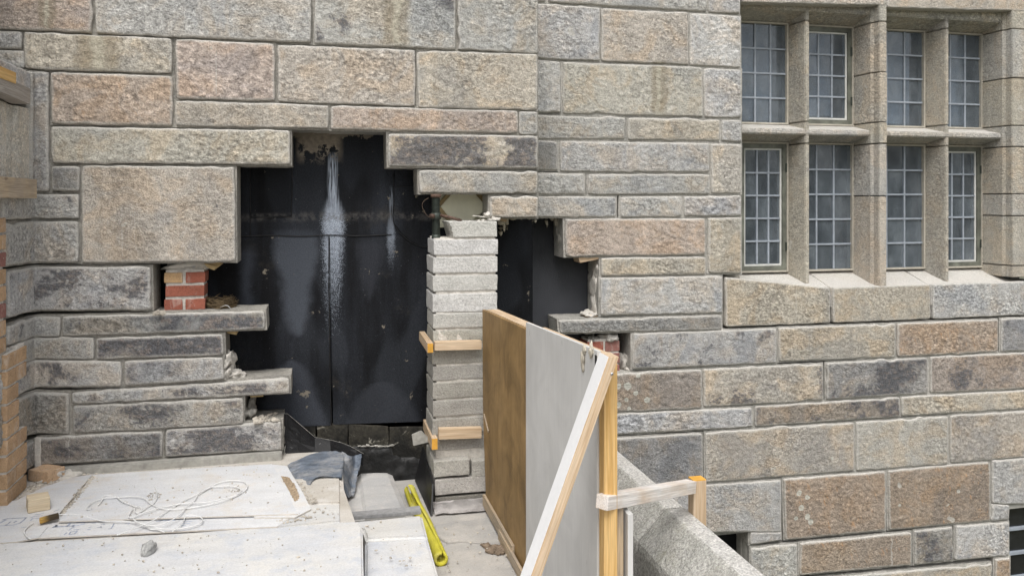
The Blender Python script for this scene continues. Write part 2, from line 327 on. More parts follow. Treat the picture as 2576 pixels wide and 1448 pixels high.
def mat_membrane():
    m = NT('bitumen_felt'); P = m.geo.outputs['Position']; x, y, z = m.sep(P)
    big = m.noise(P, 1.5, 4, .55); gr = m.noise(P, 150, 2, .6); st = m.noise(m.scale(P, 5, 5, .7), 1.1, 4, .6)
    c = m.mix(m.rng(st, .40, .66, 0, 1), (.009, .0095, .011), (.026, .029, .036)); c = m.mul(c, m.rng(big, .3, .7, .55, 1.5))
    c = m.mix(m.rng(m.noise(P, 4, 5, .7), .60, .74, 0, .35), c, (.075, .065, .05))
    dmp = m.noise(m.scale(P, 2.6, 1, .8), 1.25, 2, .4, .3); c = m.mix(m.rng(dmp, .49, .545, 0, .6, True), c, (.034, .038, .046))
    c = m.mul(c, m.rng(gr, .3, .7, .7, 1.35))
    c = m.mul(c, m.rng(m.oi.outputs['Random'], 0, 1, .72, 1.3)); sp = m.noise(P, 85, 2, .5); c = m.mix(m.rng(sp, .765, .78, 0, .8), c, (.33, .32, .31))
    Ym = 4.78
    def run(c, u, vt, vb, vfan, w0, w1, amt, streaky=1):
        a = PY(u, vt, Ym); b = PY(u, vb, Ym); fz = PY(u, vfan, Ym).z; x0 = a.x
        k = m.rng(z, PY(u, vfan - 75, Ym).z, fz, 0, 1, True)
        dn = m.rng(z, fz, b.z, 0, 1)
        w = m.math('ADD', w0, m.math('MULTIPLY', m.math('MULTIPLY', k, m.math('SUBTRACT', 1, m.math('MULTIPLY', dn, .55))), w1 - w0))
        wob = m.math('MULTIPLY', m.math('SUBTRACT', m.noise(m.scale(P, 3, 3, 4), 1.5, 3), .5), .02)
        dx = m.math('DIVIDE', m.math('ABSOLUTE', m.math('ADD', m.math('SUBTRACT', x, x0), wob)), w)
        f = m.rng(dx, .25, 1.05, 1, 0, True)
        lines = m.rng(m.noise(m.comb(m.math('MULTIPLY', x, 130), 0, m.math('MULTIPLY', z, 7)), 1.0, 3, .6), .40, .56, 0, 1)
        fine = m.rng(m.noise(P, 170, 2, .6), .36, .60, 0, 1)
        tex = m.math('ADD', m.math('MULTIPLY', lines, m.math('SUBTRACT', 1, m.math('MULTIPLY', k, .8))), m.math('MULTIPLY', fine, m.math('MULTIPLY', k, .8)))
        fade = m.math('MULTIPLY', m.rng(z, b.z, fz, 0, 1), m.rng(z, a.z, a.z - .06, 0, 1))
        f = m.math('MULTIPLY', f, fade)
        ds = m.math('ADD', m.math('MULTIPLY', fine, .55), m.math('MULTIPLY', m.rng(m.noise(P, 60, 4, .7), .3, .7, 0, 1), .45)); sp_ = m.rng(m.math('SUBTRACT', m.math('MULTIPLY', f, .95), m.math('MULTIPLY', ds, .8)), -.12, .75, 0, 1)
        f = m.math('MULTIPLY', m.mix(k, m.math('MULTIPLY', f, tex), sp_), amt)
        return m.mix(f, c, (.58, .65, .76))
    c = run(c, 838, 380, 900, 560, .036, .10, 1.0)
    c = run(c, 984, 465, 700, 600, .014, .040, .5)
    def tongue(c, u, va, vb, w, col, amt, up=False):
        A, B = PY(u, va, Ym), PY(u, vb, Ym); t = m.math('POWER', m.rng(z, B.z, A.z, 0, 1), .42)
        wob = m.math('MULTIPLY', m.math('SUBTRACT', m.noise(P, 5, 6, .68), .5), .13); dx = m.math('ABSOLUTE', m.math('ADD', m.math('SUBTRACT', x, A.x), wob))
        f = m.rng(m.math('SUBTRACT', dx, m.math('MULTIPLY', t, w)), -.05, .02, 1, 0, True); f = m.math('MULTIPLY', f, m.math('MULTIPLY', m.rng(z, A.z, A.z + .06, 1, 0) if not up else 1.0, m.rng(z, min(A.z, B.z) - .01, min(A.z, B.z) + .02, 0, 1)))
        return m.mix(m.math('MULTIPLY', f, m.math('MULTIPLY', amt, m.rng(gr, .3, .7, .75, 1.25))), c, col)
    c = tongue(c, 745, 600, 850, .13, (.105, .118, .142), .7)
    c = tongue(c, 622, 640, 840, .05, (.075, .084, .105), .6)
    c = tongue(c, 930, 620, 760, .08, (.065, .07, .085), .4)
    c = tongue(c, 735, 1078, 905, .20, (.085, .094, .115), .6, True)
    c = tongue(c, 960, 1075, 960, .24, (.062, .068, .082), .5, True)
    wz = PY(900, 545, Ym).z; cz = m.math('DIVIDE', m.math('ABSOLUTE', m.math('ADD', m.math('SUBTRACT', z, wz), m.math('MULTIPLY', m.math('SUBTRACT', m.noise(P, 6, 4, .6), .5), .05))), .035); c = m.mix(m.math('MULTIPLY', m.rng(cz, .2, 1, 1, 0, True), m.rng(m.noise(P, 30, 4, .7), .40, .62, 0, .5)), c, (.17, .16, .15))
    c = m.mix(m.rng(x, 1.262, 1.27, 0, .9), c, m.mul((.10, .104, .115), m.rng(big, .3, .7, .7, 1.3)))  # felt of the deeper right hole painted lighter to offset its shade
    # old render left on the felt under the lintel
    a = PY(742, 330, Ym); b = PY(862, 404, Ym)
    px = m.math('MULTIPLY', m.rng(x, a.x, a.x + .03, 0, 1), m.rng(x, b.x - .04, b.x + .01, 1, 0)); pz = m.rng(z, b.z - .03, b.z + .05, 0, 1)
    n = m.noise(P, 17, 6, .72); f = m.rng(m.math('ADD', n, m.rng(z, b.z, a.z, -.04, .14)), .45, .49, 0, 1)
    c = m.mix(m.math('MULTIPLY', m.math('MULTIPLY', px, pz), f), c, m.mul((.36, .31, .25), m.rng(m.noise(P, 40, 3), .3, .7, .7, 1.2)))
    tz = m.rng(z, PY(800, 352, Ym).z, PY(800, 330, Ym).z, 0, .30); f2 = m.rng(m.math('ADD', m.noise(P, 12, 5, .7), tz), .66, .70, 0, .9)
    c = m.mix(f2, c, (.30, .265, .21))
    m.bump(m.math('ADD', gr, m.math('MULTIPLY', m.noise(P, 7, 3), 2.)), .35, .006); return m.fin(m.mul(c, .74), .75, .14)
FELT = mat_membrane()
def mat_found():
    m = NT('tarred_block'); P = m.rpos(); n = m.noise(P, 5, 6, .65, .5); g = m.noise(P, 80, 3, .7); z = m.sep(m.geo.outputs['Position'])[2]
    c = m.mix(m.rng(n, .38, .62, 0, 1), (.014, .0135, .012), (.055, .050, .038)); c = m.mix(m.rng(m.noise(P, 7, 6, .75, 1.), .60, .68, 0, .8), c, (.36, .34, .29))
    c = m.mix(m.rng(m.math('SUBTRACT', m.math('ADD', PY(900, 1155, 4.8).z, m.math('MULTIPLY', m.math('SUBTRACT', n, .5), .55)), z), -.01, .02, 0, .93), c, (.012, .012, .012)); c = m.mul(c, m.rng(g, .3, .7, .65, 1.4)); m.bump(g, .6, .006); return m.fin(c, .75, .3)
TARB = mat_found()
def mat_blacksheet():
    m = NT('black_plastic'); P = m.geo.outputs['Position']; n = m.noise(P, 6, 6, .7, 1.2); g = m.noise(P, 55, 4, .75)
    c = m.mix(m.rng(n,   .58, .76, 0, .5), (.010, .010, .011), (.08, .085, .10)); c = m.mix(m.rng(g, .64, .72, 0, .6), c, (.26, .26, .26)); m.bump(n, .4, .02); return m.fin(c, .55, .3)
BLACKS = mat_blacksheet()
def mat_ply(name, a, b, streaks=.3, grain=(40, 40, 1.2), fb=.2):
    m = NT(name); P = m.geo.outputs['Position']; w = m.noise(m.scale(P, *grain), .35, 5, .6, .9); d = m.noise(m.scale(P, 1, 3, 3), 1.3, 5, .62, .8); f = m.noise(m.scale(P, 90, 90, 4), 1.5, 3)
    c = m.mix(m.rng(w, .36, .64, 0, 1), a, b); c = m.mul(c, m.rng(d, .32, .68, 1 - streaks, 1 + streaks)); c = m.mul(c, m.rng(f, .3, .7, 1 - fb, 1 + fb * .9)); sc_ = m.noise(m.vmath('ADD', m.scale(P, 30, 70, 14), m.comb(0, m.math('MULTIPLY', m.sep(P)[2], 60), 0)), 1.0, 3, .6); c = m.mix(m.rng(sc_, .64, .72, 0, .35 if fb > .1 else 0), c, m.mix(1, a, (1.5, 1.45, 1.4), 'MULTIPLY'))
    c = m.mix(m.rng(m.noise(m.scale(P, 60, 60, 9), 1.2, 2), .72, .76, 0, .5), c, (.12, .10, .08)); m.bump(f, .25, .002); return m.fin(c, .62, .3)
PLYB = mat_ply('brown_plywood', (.315, .205, .09), (.225, .14, .055), .34, (12, 12, 1.2), .12)
PLYG = mat_ply('grey_panel', (.60, .595, .58), (.575, .568, .55), .08, (14, 14, 1.2), .04)
def mat_glass():
    m = NT('leaded_glass'); P = m.rpos(); n = m.noise(m.scale(P, 5, 5, 2.2), 1, 4, .6); d = m.noise(P, 60, 3, .7); r = m.oi.outputs['Random']
    c = m.mix(m.rng(n, .35, .68, 0, 1), (.105, .124, .142), (.215, .245, .27)); c = m.mul(c, m.rng(d, .3, .7, .9, 1.1)); c = m.mul(c, m.rng(r, 0, 1, .8, 1.2))
    m.bump(m.noise(P, 5, 2), .10, .01); m.b.inputs['IOR'].default_value = 1.9; m.fin(c, m.rng(n, .3, .7, .04, .14), .6)
    tr = m.t.nodes.new('ShaderNodeBsdfTransparent'); tr.inputs[0].default_value = (.80, .85, .90, 1); mx = m.t.nodes.new('ShaderNodeMixShader')
    m.set(mx.inputs[0], m.rng(m.noise(m.scale(P, 7, 7, 5), 1, 5, .65), .35, .70, .28, .66)); m.t.links.new(tr.outputs[0], mx.inputs[1]); m.t.links.new(m.b.outputs[0], mx.inputs[2]); m.t.links.new(mx.outputs[0], m.out.inputs[0])
    return m.m
BLIND = mat_plain('blue_grey_blind', (.50, .56, .63), .8, .2, .06, 6)
GLASS = mat_glass()
DARKG = mat_plain('black_glass', (.012, .013, .014), .12, .5, .4, 12, .05)
LEADC = mat_plain('lead_came', (.29, .32, .36), .55, .4, .15)
PUTTY = mat_plain('putty', (.42, .39, .33), .8, .3, .15)
BRONZE = mat_plain('bronze_frame', (.135, .14, .115), .55, .4, .35, 14)
WBEAD = mat_plain('white_bead', (.60, .60, .57), .6, .3, .1)

PAL = dict(g=(.455,.447,.428), t=(.470,.430,.370), p=(.468,.396,.338), y=(.462,.441,.388), b=(.345,.302,.260), d=(.29,.285,.275), l=(.51,.502,.485), k=(.345,.333,.308), o=(.372,.305,.246))
def setcol(o, code, dark=0., jit=.07):
    c = PAL[code] if isinstance(code, str) else code
    j = 1 + random.uniform(-jit, jit)
    o.color = (c[0]*j, c[1]*j, c[2]*j*random.uniform(.97, 1.03), dark)

# ------------------------------------------------------------------ the ground
def sheet(name, poly, z0, z1, mat, parent=None, warp=0., kind=None, res=.05, seed=0, mats=None, round_=.0):
    """flat slab over a convex or mildly concave polygon (x,y), gently uneven on top"""
    bm = bmesh.new(); n = len(poly)
    a = [bm.verts.new((p[0], p[1], z1)) for p in poly]; b = [bm.verts.new((p[0], p[1], z0)) for p in poly]
    top = bm.faces.new(a); bm.faces.new(b[::-1])
    side = [bm.faces.new([a[i], b[i], b[(i+1) % n], a[(i+1) % n]]) for i in range(n)]
    bmesh.ops.recalc_face_normals(bm, faces=bm.faces)
    if mats:
        for f in side: f.material_index = 1
    if round_: bmesh.ops.bevel(bm, geom=list(top.edges), offset=round_, segments=3, affect='EDGES')
    if warp:
        xs = [p[0] for p in poly]; ys = [p[1] for p in poly]
        for axis, lo, hi in ((0, min(xs), max(xs)), (1, min(ys), max(ys))):
            k = lo + res
            while k < hi:
                co = Vector((k, 0, 0)) if axis == 0 else Vector((0, k, 0)); no = Vector((1, 0, 0)) if axis == 0 else Vector((0, 1, 0))
                bmesh.ops.bisect_plane(bm, geom=list(bm.verts) + list(bm.edges) + list(bm.faces), plane_co=co, plane_no=no); k += res
        for v in bm.verts:
            if v.co.z > z0 + (z1 - z0) * .3:
                v.co.z += warp * (noise.noise(Vector((v.co.x*3, v.co.y*3, seed))) + .35 * noise.noise(Vector((v.co.x*11, v.co.y*11, seed+3))))
    o = bmobj(name, bm, mat, parent, False, mats)
    if kind: o['kind'] = kind
    return o
g = sheet('ground', [(-400, -400), (400, -400), (400, 400), (-400, 400)], -1, 0, EARTHM, kind='structure')

ZP, ZL = 2.62, 2.37           # platform and the lower roof level
pf = sheet('platform_floor', [(-3, -2.5), (.15, -2.5), (.15, 3.5), (.11, 3.95), (.11, 4.74), (-3, 4.74)], 2.2, ZP, DUSTF, warp=.004, kind='structure', res=.12)
lf = sheet('lower_roof_floor', [(.155, -2.5), (1.13, -2.5), (1.13, 4.74), (.155, 4.74)], 2.1, ZL, SCREED, warp=.003, kind='structure', res=.12)

# ------------------------------------------------------------------ granite walls: one mesh per stone
def to_sz(u, v, Y, xc):
    p = PY(u, v, Y)
    if xc is not None and p.x < xc:
        p = PX(u, v, xc); return (xc - (Y - p.y), p.z)
    return (p.x, p.z)
def place(s, z, n, Y, xc):
    if xc is not None and s < xc + max(n, 0):
        return Vector((xc + n, Y - max(xc - s, n), z))
    return Vector((s, Y - n, z))
def axis_pts(L, step):
    k = [0, .003, .0075, .016]; e = [x for x in k if x < L * .35]
    mid0, mid1 = e[-1] + .008, L - e[-1] - .008; n = max(2, int((mid1 - mid0) / step))
    return e + [mid0 + (mid1 - mid0) * i / n for i in range(n + 1)] + [L - x for x in e[::-1]]
def stone_geo(V, Fc, E, q, Y, xc=None, depth=.28, rough=1., seed=0, proud=0., step=.0095, wob=.0026, lev=None):
    q = [to_sz(u, v, Y, xc) if lev is None else (u, v) for u, v in q]
    (ax, az), (bx, bz), (cx, cz), (dx, dz) = q
    W = math.hypot(bx - ax, bz - az); H = math.hypot(dx - ax, dz - az)
    us, vs_ = axis_pts(W, step), axis_pts(H, step); nu, nv = len(us), len(vs_); base = len(V)
    off = Vector((seed * 7.13, seed * 3.7, seed * 1.9))
    tilt = noise.noise(off) * .006; rough = rough * (.55 + .45 * ((seed * 13.7) % 1))
    for j, b in enumerate(vs_):
        fv = b / H
        for i, a in enumerate(us):
            fu = a / W
            s = (ax*(1-fu) + bx*fu)*(1-fv) + (dx*(1-fu) + cx*fu)*fv; z = (az*(1-fu) + bz*fu)*(1-fv) + (dz*(1-fu) + cz*fu)*fv
            e = min(a, W - a, b, H - b); p = Vector((s, 0, z))
            # corners are worn round
            cxn, czn = min(a, W - a), min(b, H - b)
            k = math.exp(-(cxn + czn) / .012) * .004
            s += k * (1 if a < W/2 else -1); z -= k * (1 if b < H/2 else -1)
            if e < .03 and wob:
                w = wob * (1 - e / .03) * (1 + 2.2 * max(0, noise.noise(p * 5 + off) - .25) * 4); s += w * noise.noise(p * 14 + off) * 1.6; z += w * noise.noise(p * 14 - off) * 1.6
            rr = .0065; t = min(e / rr, 1); n = -.0065 * (1 - math.sqrt(max(0, 1 - (1 - t) ** 2)))
            m = min(1, e / .016); m = m * m * (3 - 2 * m)
            pp = p + off
            pp = Vector((pp.x * .82 + pp.z * .2, pp.y, pp.z * 1.1))
            h = .0035 * noise.noise(pp * 5) + .0030 * noise.noise(pp * 17 + Vector((0, 4, 0))) + .0045 * (abs(noise.noise(pp * 36)) * 2 - .5) + .0055 * noise.noise(pp * 66)
            n += rough * m * (h + .003) + proud + tilt * (fu - .5) * 2
            V.append(place(s, z, n, Y, xc)); E.append(e)
    for j in range(nv - 1):
        for i in range(nu - 1):
            k = base + j * nu + i; Fc.append((k, k + nu, k + nu + 1, k + 1))
    loop = [base + i for i in range(nu)] + [base + j * nu + nu - 1 for j in range(1, nv)] + [base + (nv-1)*nu + i for i in range(nu - 2, -1, -1)] + [base + j * nu for j in range(nv - 2, 0, -1)]
    cs, cz_ = (ax + bx + cx + dx) / 4, (az + bz + cz + dz) / 4
    prev = loop; L = len(loop)
    for dd in (.03, .09, .17, depth):
        cur = []
        for x in loop:
            p = V[x]; 
            r = rough * (0.010 if dd < depth else .0) 
            nn = noise.noise_vector(Vector((p.x, dd * 1.3, p.z)) * 16 + off) * r
            if xc is not None and p.x <= xc + .02 and p.y < Y - .03: w = Vector((p.x - dd, p.y + nn.y, p.z + nn.z))
            else: w = Vector((p.x + nn.x, p.y + dd, p.z + nn.z))
            cur.append(len(V)); V.append(w); E.append(.0 if dd < .1 else .004)
        for i in range(L):
            i2 = (i + 1) % L; Fc.append((prev[i], prev[i2], cur[i2], cur[i]))
        prev = cur
    Fc.append(tuple(prev))
MORT = {}
def stone(parent, q, code='g', dark=0., Y=D0, xc=None, depth=.28, rough=1., proud=0., name='stone', extra=None, mat=None, **kw):
    V, Fc, E = [], [], []
    sd_ = random.random() * 90
    stone_geo(V, Fc, E, q, Y, xc, depth, rough, sd_, proud, **kw)
    for q2 in (extra or []): stone_geo(V, Fc, E, q2, Y, xc, depth, rough, sd_, proud, **kw)
    o = mobj(name, V, Fc, mat or GRAN, parent, True, E); setcol(o, code, dark)
    MORT.setdefault(parent.name, []).append((q, Y, xc, min(depth, .22))); 
    for q2 in (extra or []): MORT[parent.name].append((q2, Y, xc, min(depth, .22)))
    return o
def mortar_for(parent, deep=(.028, .040), mat=None):
    """bedding behind the joints, set back from the stone faces"""
    V, Fc = [], []
    for q, Y, xc, dep in MORT.get(parent.name, []):
        q = [to_sz(u, v, Y, xc) for u, v in q]; g = .0085; n0 = -random.uniform(*deep)
        sg = ((-1, 1), (1, 1), (1, -1), (-1, -1)); N = max(3, int((q[1][0] - q[0][0]) / .03)); b0 = len(V)
        for dep_ in (n0, -dep - random.uniform(0, .004)):
            for row in (0, 1):
                for i in range(N + 1):
                    f = i / N; A, B = (q[0], q[1]) if row == 0 else (q[3], q[2])
                    s = (A[0] - g) * (1 - f) + (B[0] + g) * f; z = A[1] * (1 - f) + B[1] * f + (g if row == 0 else -g)
                    s += .003 * noise.noise(Vector((s*30, z*30, 1))); z += .004 * noise.noise(Vector((s*30, z*30, 5)))
                    p = place(s, z, dep_ if xc is None or s > xc else dep_, Y, None if xc is None else xc)
                    V.append(p)
        r = N + 1
        for i in range(N):
            a = b0 + i
            Fc += [(a, a + r, a + r + 1, a + 1), (a + 2*r, a + 2*r + 1, a + 3*r + 1, a + 3*r), (a, a + 1, a + 2*r + 1, a + 2*r), (a + r, a + 3*r, a + 3*r + 1, a + r + 1)]
        Fc += [(b0, b0 + 2*r, b0 + 3*r, b0 + r), (b0 + N, b0 + r + N, b0 + 3*r + N, b0 + 2*r + N)]
    return mobj('mortar_bed', V, Fc, mat or MORTAR, parent)

W0 = thing('stone_wall', (0, D0, ZP), 'projecting rough granite wall with a stepped broken hole onto black felt', 'wall', 'granite walls of the building')
W1 = thing('stone_wall', (3, D1, 0), 'set-back granite wall with the eight leaded window lights', 'wall', 'granite walls of the building')
def Q(*a): return [(a[i], a[i+1]) for i in range(0, 8, 2)]
S0 = [
 ((-60,-70,231,-70,231,82,-60,70),'p',.32), ((238,-70,782,-70,782,107,240,84),'g',.22), ((790,-70,1146,-70,1146,124,791,109),'g',.30), ((1152,-70,1353,-70,1353,135,1152,125),'g',.1),
 ((59,80,433,97,432,185,63,173),'t',.12), ((441,98,691,110,691,254,444,248),'p',.05), ((699,113,1045,126,1045,267,699,256),'t',.08), ((1051,127,1353,136,1352,277,1051,270),'t',.10),
 ((127,182,434,191,434,316,129,310),'p',.18), ((440,253,828,265,826,323,441,316),'t',.05), ((832,266,1304,279,1304,335,832,325),'p',.05), ((1306,280,1353,281,1353,339,1306,338),'g',0.),
 ((127,318,730,328,730,414,129,409),'y',.05), ((976,336,1353,342,1353,423,978,418),'t',.60),
 ((127,418,200,419,200,480,129,478),'d',.1), ((204,416,590,420,592,657,206,661),'t',.18),
 ((1054,429,1353,431,1354,486,1056,485),'y',.05), ((1233,494,1354,494,1353,547,1233,546),'t',.1),
 ((156,796,665,782,667,827,157,846),'d',.56), ((242,850,561,841,563,893,242,904),'d',.68),
 ((312,908,560,898,564,953,312,970),'g',.40),
 ((180,988,728,951,729,989,180,1016),'g',.42), ((182,1021,612,1001,612,1066,182,1089),'k',.42),
 ((94,1101,408,1083,409,1151,97,1169),'d',.42), ((415,1081,708,1060,709,1131,416,1149),'g',.60),
]
for q, c, d in S0: stone(W0, Q(*q), c, d, D0)
for q, c, d in [((-90,75,54,79,54,123,-90,121),'g',.2), ((-90,126,61,127,61,173,-90,171),'l',.0)]: stone(W0, Q(*q), c, d, D0)
box('wall_core', -2.6, -1.02, D0 + .2, D0 + .28, 2.3, 5.6, MORTAR, W0, 0)
# stones that turn the corner into the left return
SB = [((80,180,121,181,122,481,80,481),'g',.25), ((8,488,198,488,198,549,8,552),'g',.3),
 ((-50,566,197,557,196,660,-50,676),'g',.2), ((21,684,378,671,380,780,22,799),'g',.45), ((20,822,151,796,151,846,20,870),'g',.3), ((-50,846,15,826,15,873,-50,896),'g',.2),
 ((-50,900,235,850,236,904,-50,957),'g',.36), ((-50,962,305,908,305,972,-50,1042),'g',.36), ((-40,1040,172,988,173,1091,-40,1150),'k',.3), ((33,1140,90,1108,92,1168,33,1205),'k',.3)]
for q, c, d in SB: stone(W0, Q(*q), c, d, D0, XR, .26)
mortar_for(W0, (.017, .027))
# grey cement plinth course at the foot of the projecting wall
prism('plinth', [PY(140, 1180, D0-.03), PY(709, 1137, D0-.03), PY(709, 1175, D0-.03), PY(140, 1200, D0-.03)], (0, .3, 0), CEM, W0, .006)
# dressed jamb of the opening in the return wall, with its sunk flutes
zt, zb = PX(40, 262, XR).z, PX(40, 446, XR).z
jy = [(PX(u, 330, XR).y, n) for u, n in ((-40, -.06), (8, -.06), (9, -.02), (28, -.02), (30, -.035), (52, -.035), (56, -.02), (70, -.012), (84, -.012))]
prism('jamb_stone', [(XR + n, min(y, D0 - .004), zb) for y, n in jy] + [(XR - .25, D0 - .004, zb), (XR - .25, jy[0][0], zb)], (0, 0, zt - zb), DRESSED, W0).color = (.58, .565, .52, .05)
o = stone(W0, Q(-60, 122, 79, 182, 78, 256, -60, 210), 'l', 0., D0, XR, .2, .4)
box('return_core', XR - .5, XR - .2, 2.2, D0 + .2, 2.3, 5.6, MORTAR, W0, 0)
box('mortar_strip', XR + .002, XR + .03, D0 - .012, D0 + .1, ZP, PY(90, 1100, D0).z, LIME, W0, .004, .005, 5)
# crumbling mortar at the broken stone ends
for k, (u, v, Y, s) in enumerate([(575, 900, 4.6, (.03, .07, .05)), (578, 935, 4.62, (.04, .08, .05)), (595, 942, 4.6, (.04, .05, .02)), (625, 1035, 4.62, (.04, .08, .06)), (603, 1040, 4.66, (.05, .08, .07)), (712, 1100, 4.62, (.012, .05, .07)), (715, 1150, 4.6, (.012, .05, .06))]):
    lump('mortar_lump', PY(u, v, Y), s, LIME if k < 3 else MORTAR, W0, .8, k + 3)

# ---- set-back wall
S1 = [
 ((1330,-70,1373,-70,1373,5,1330,3),'g',0), ((1380,-70,1779,-70,1779,29,1380,5),'g',.1), ((1783,-70,1862,-70,1862,35,1783,30),'g',.1),
 ((1330,8,1510,20,1509,153,1330,145),'g',.1), ((1513,21,1733,33,1733,162,1513,154),'t',.08), ((1736,34,1864,41,1864,169,1736,163),'l',.0),
 ((1330,150,1410,155,1410,284,1330,281),'g',.1), ((1415,157,1768,170,1768,293,1416,286),'y',.1), ((1772,171,1866,176,1866,297,1773,294),'g',0),
 ((1330,290,1573,296,1573,350,1330,348),'g',.15), ((1580,297,1812,301,1812,354,1580,351),'t',.08), ((1816,302,1866,303,1866,356,1816,355),'g',.05),
 ((1330,353,1404,354,1404,427,1330,427),'d',.05), ((1409,355,1784,360,1785,433,1409,431),'g',.1), ((1789,361,1866,363,1866,486,1790,486),'t',.05),
 ((1330,436,1471,437,1471,488,1330,488),'g',.1), ((1480,438,1786,438,1786,488,1480,489),'g',.18),
 ((1330,494,1551,495,1551,546,1330,546),'g',.18), ((1561,495,1716,494,1716,545,1561,546),'g',.22), ((1721,494,1865,493,1865,543,1721,544),'g',.0),
 ((1421,551,1776,549,1776,641,1423,645),'p',.08), ((1781,548,1866,547,1866,688,1783,686),'t',.0),
 ((1512,648,1777,646,1777,690,1513,694),'t',.12), ((1511,699,1818,694,1818,787,1511,793),'l',.02), ((1406,806,1817,792,1817,829,1409,838),'d',.3),
 ((1591,839,1954,826,1954,913,1591,928),'g',.42), ((1959,824,2253,814,2253,897,1960,909),'t',.22), ((2258,813,2512,803,2512,884,2258,897),'o',.1), ((2519,801,2640,796,2640,878,2519,884),'d',.35),
 ((1500,943,1765,929,1766,1026,1500,1039),'b',.15), ((1770,928,2071,915,2072,1006,1771,1023),'t',.34), ((2080,913,2335,899,2337,989,2080,1004),'k',.5), ((2341,897,2640,884,2640,974,2341,988),'b',.42),
 ((1500,1043,1893,1024,1894,1073,1500,1095),'g',.25), ((1900,1022,2263,999,2264,1047,1900,1073),'b',.5), ((2268,998,2640,978,2640,1024,2269,1046),'t',.2),
 ((1500,1105,1768,1090,1769,1214,1500,1232),'d',.1), ((1775,1088,2150,1063,2150,1183,1776,1213),'t',.16), ((2155,1061,2386,1047,2385,1166,2155,1183),'y',.16), ((2391,1045,2640,1029,2640,1144,2391,1164),'t',.12),
 ((1500,1238,1766,1220,1767,1336,1500,1340),'g',.1),
 ((1972,1204,2229,1185,2229,1333,1976,1357),'o',.25), ((2235,1183,2490,1160,2492,1309,2237,1332),'o',.1),
 ((1890,1378,2006,1368,2006,1470,1890,1480),'g',.15), ((2013,1366,2294,1338,2294,1420,2013,1445),'o',.15), ((2302,1335,2397,1325,2398,1410,2302,1420),'k',.5), ((2405,1323,2541,1313,2541,1396,2405,1408),'g',.1),
 ((2050,1457,2496,1416,2496,1520,2050,1560),'t',.2), ((2504,1406,2543,1402,2543,1520,2504,1520),'o',.1), ((1890,1484,2044,1462,2044,1560,1890,1575),'g',.2), ((1500,1480,1800,1480,1800,1600,1500,1600),'g',.2),
]
for q, c, d in S1: stone(W1, Q(*q), c, d, D1, None, .26)
stone(W1, Q(1772,1220,1966,1207,1966,1336,1772,1338), 'g', .05, D1, None, .26, .8, extra=[Q(1888,1337.5,1966,1337.5,1967,1357,1888,1370)])
stone(W1, Q(2496,1158,2640,1148,2640,1266,2496,1268), 'g', .05, D1, None, .26, .9, extra=[Q(2496,1269.5,2540,1269.5,2540,1305,2497,1309)])
mortar_for(W1, (.011, .017), MORTARP)
for k, (u, v, Y, s) in enumerate([(1497, 720, 4.93, (.02, .08, .10)), (1500, 680, 4.92, (.02, .07, .05)), (1497, 770, 4.93, (.02, .07, .07)), (1480, 790, 4.92, (.05, .06, .02)), (1412, 590, 4.93, (.02, .07, .09)), (1570, 905, 4.95, (.03, .07, .05)), (1580, 925, 4.93, (.05, .06, .03))]):
    lump('mortar_lump', PY(u, v, Y), s, LIME, W1, .8, k + 13)

# ---- window surround: sill, lintels, transom, mullions (planes: wall face, mullion nose, glass)
YN, YG, YB = 4.90, 5.07, 5.12
def X(u, Y): return PY(u, 500, Y).x
ZT, ZTL, ZTU, ZBL, ZBT = CAMH + 1.218, CAMH + .512, CAMH + .393, CAMH - .52, CAMH + .393
def dress(o, c=(.40, .375, .32), dk=.05): setcol(o, c, dk, .06); return o
def dstone(name, q, code, dark, rough=.45, depth=.26, mat=None):
    return stone(W1, q, code, dark, D1, None, depth, rough, name=name, step=.016)
# lintels over the lights, wall above, right-hand jamb facing
dstone('lintel', Q(1869,-70,2226,-70,2226,14,1869,6), 't', .05); dstone('lintel', Q(2233,-70,2640,-70,2640,30,2233,19), 't', .10)
dstone('sill', Q(1825,697,2089,724,2089,812,1826,822), 't', .1, .6); dstone('sill', Q(2095,723,2341,715,2342,802,2096,812), 't', .12, .6); dstone('sill', Q(2347,715,2640,706,2640,789,2349,802), 'g', .1, .6)
# sloping sill tops: from the sill's front edge back to the glass
for u0, u1, va, vb in ((1866, 2089.5, 716, 724), (2092.5, 2341, 722, 715), (2345, 2560, 713, 708)):
    x0, x1 = X(u0, D1), X(u1, D1); za, zb_ = PY(u0, va, D1).z, PY(u1, vb, D1).z
    zf = (PY(u0, 722, D1).z + PY(2300, 715, D1).z) / 2
    prism('sill_slope', [(x0, D1 + .012, zf - .01), (x0, YB, ZBL + .012), (x0, YB, ZBL - .14), (x0, D1 + .012, zf - .14)], (x1 - x0, 0, 0), DRESSED, W1, .004).color = (.52, .50, .47, 0)
# inner head: chamfered soffit above the upper lights
xl, xr = X(1868, D1), X(2546, D1)
for x0, x1 in ((xl - .05, X(2212, D1)), (X(2231, D1), xr + .05)):
    o = prism('window_head', [(x0, D1 + .075, CAMH + 1.268), (x0, YG, ZT), (x0, YB, ZT), (x0, YB, CAMH + 1.6), (x0, D1 + .075, CAMH + 1.6)], (x1 - x0, 0, 0), DRESSED, W1, .006); dress(o)
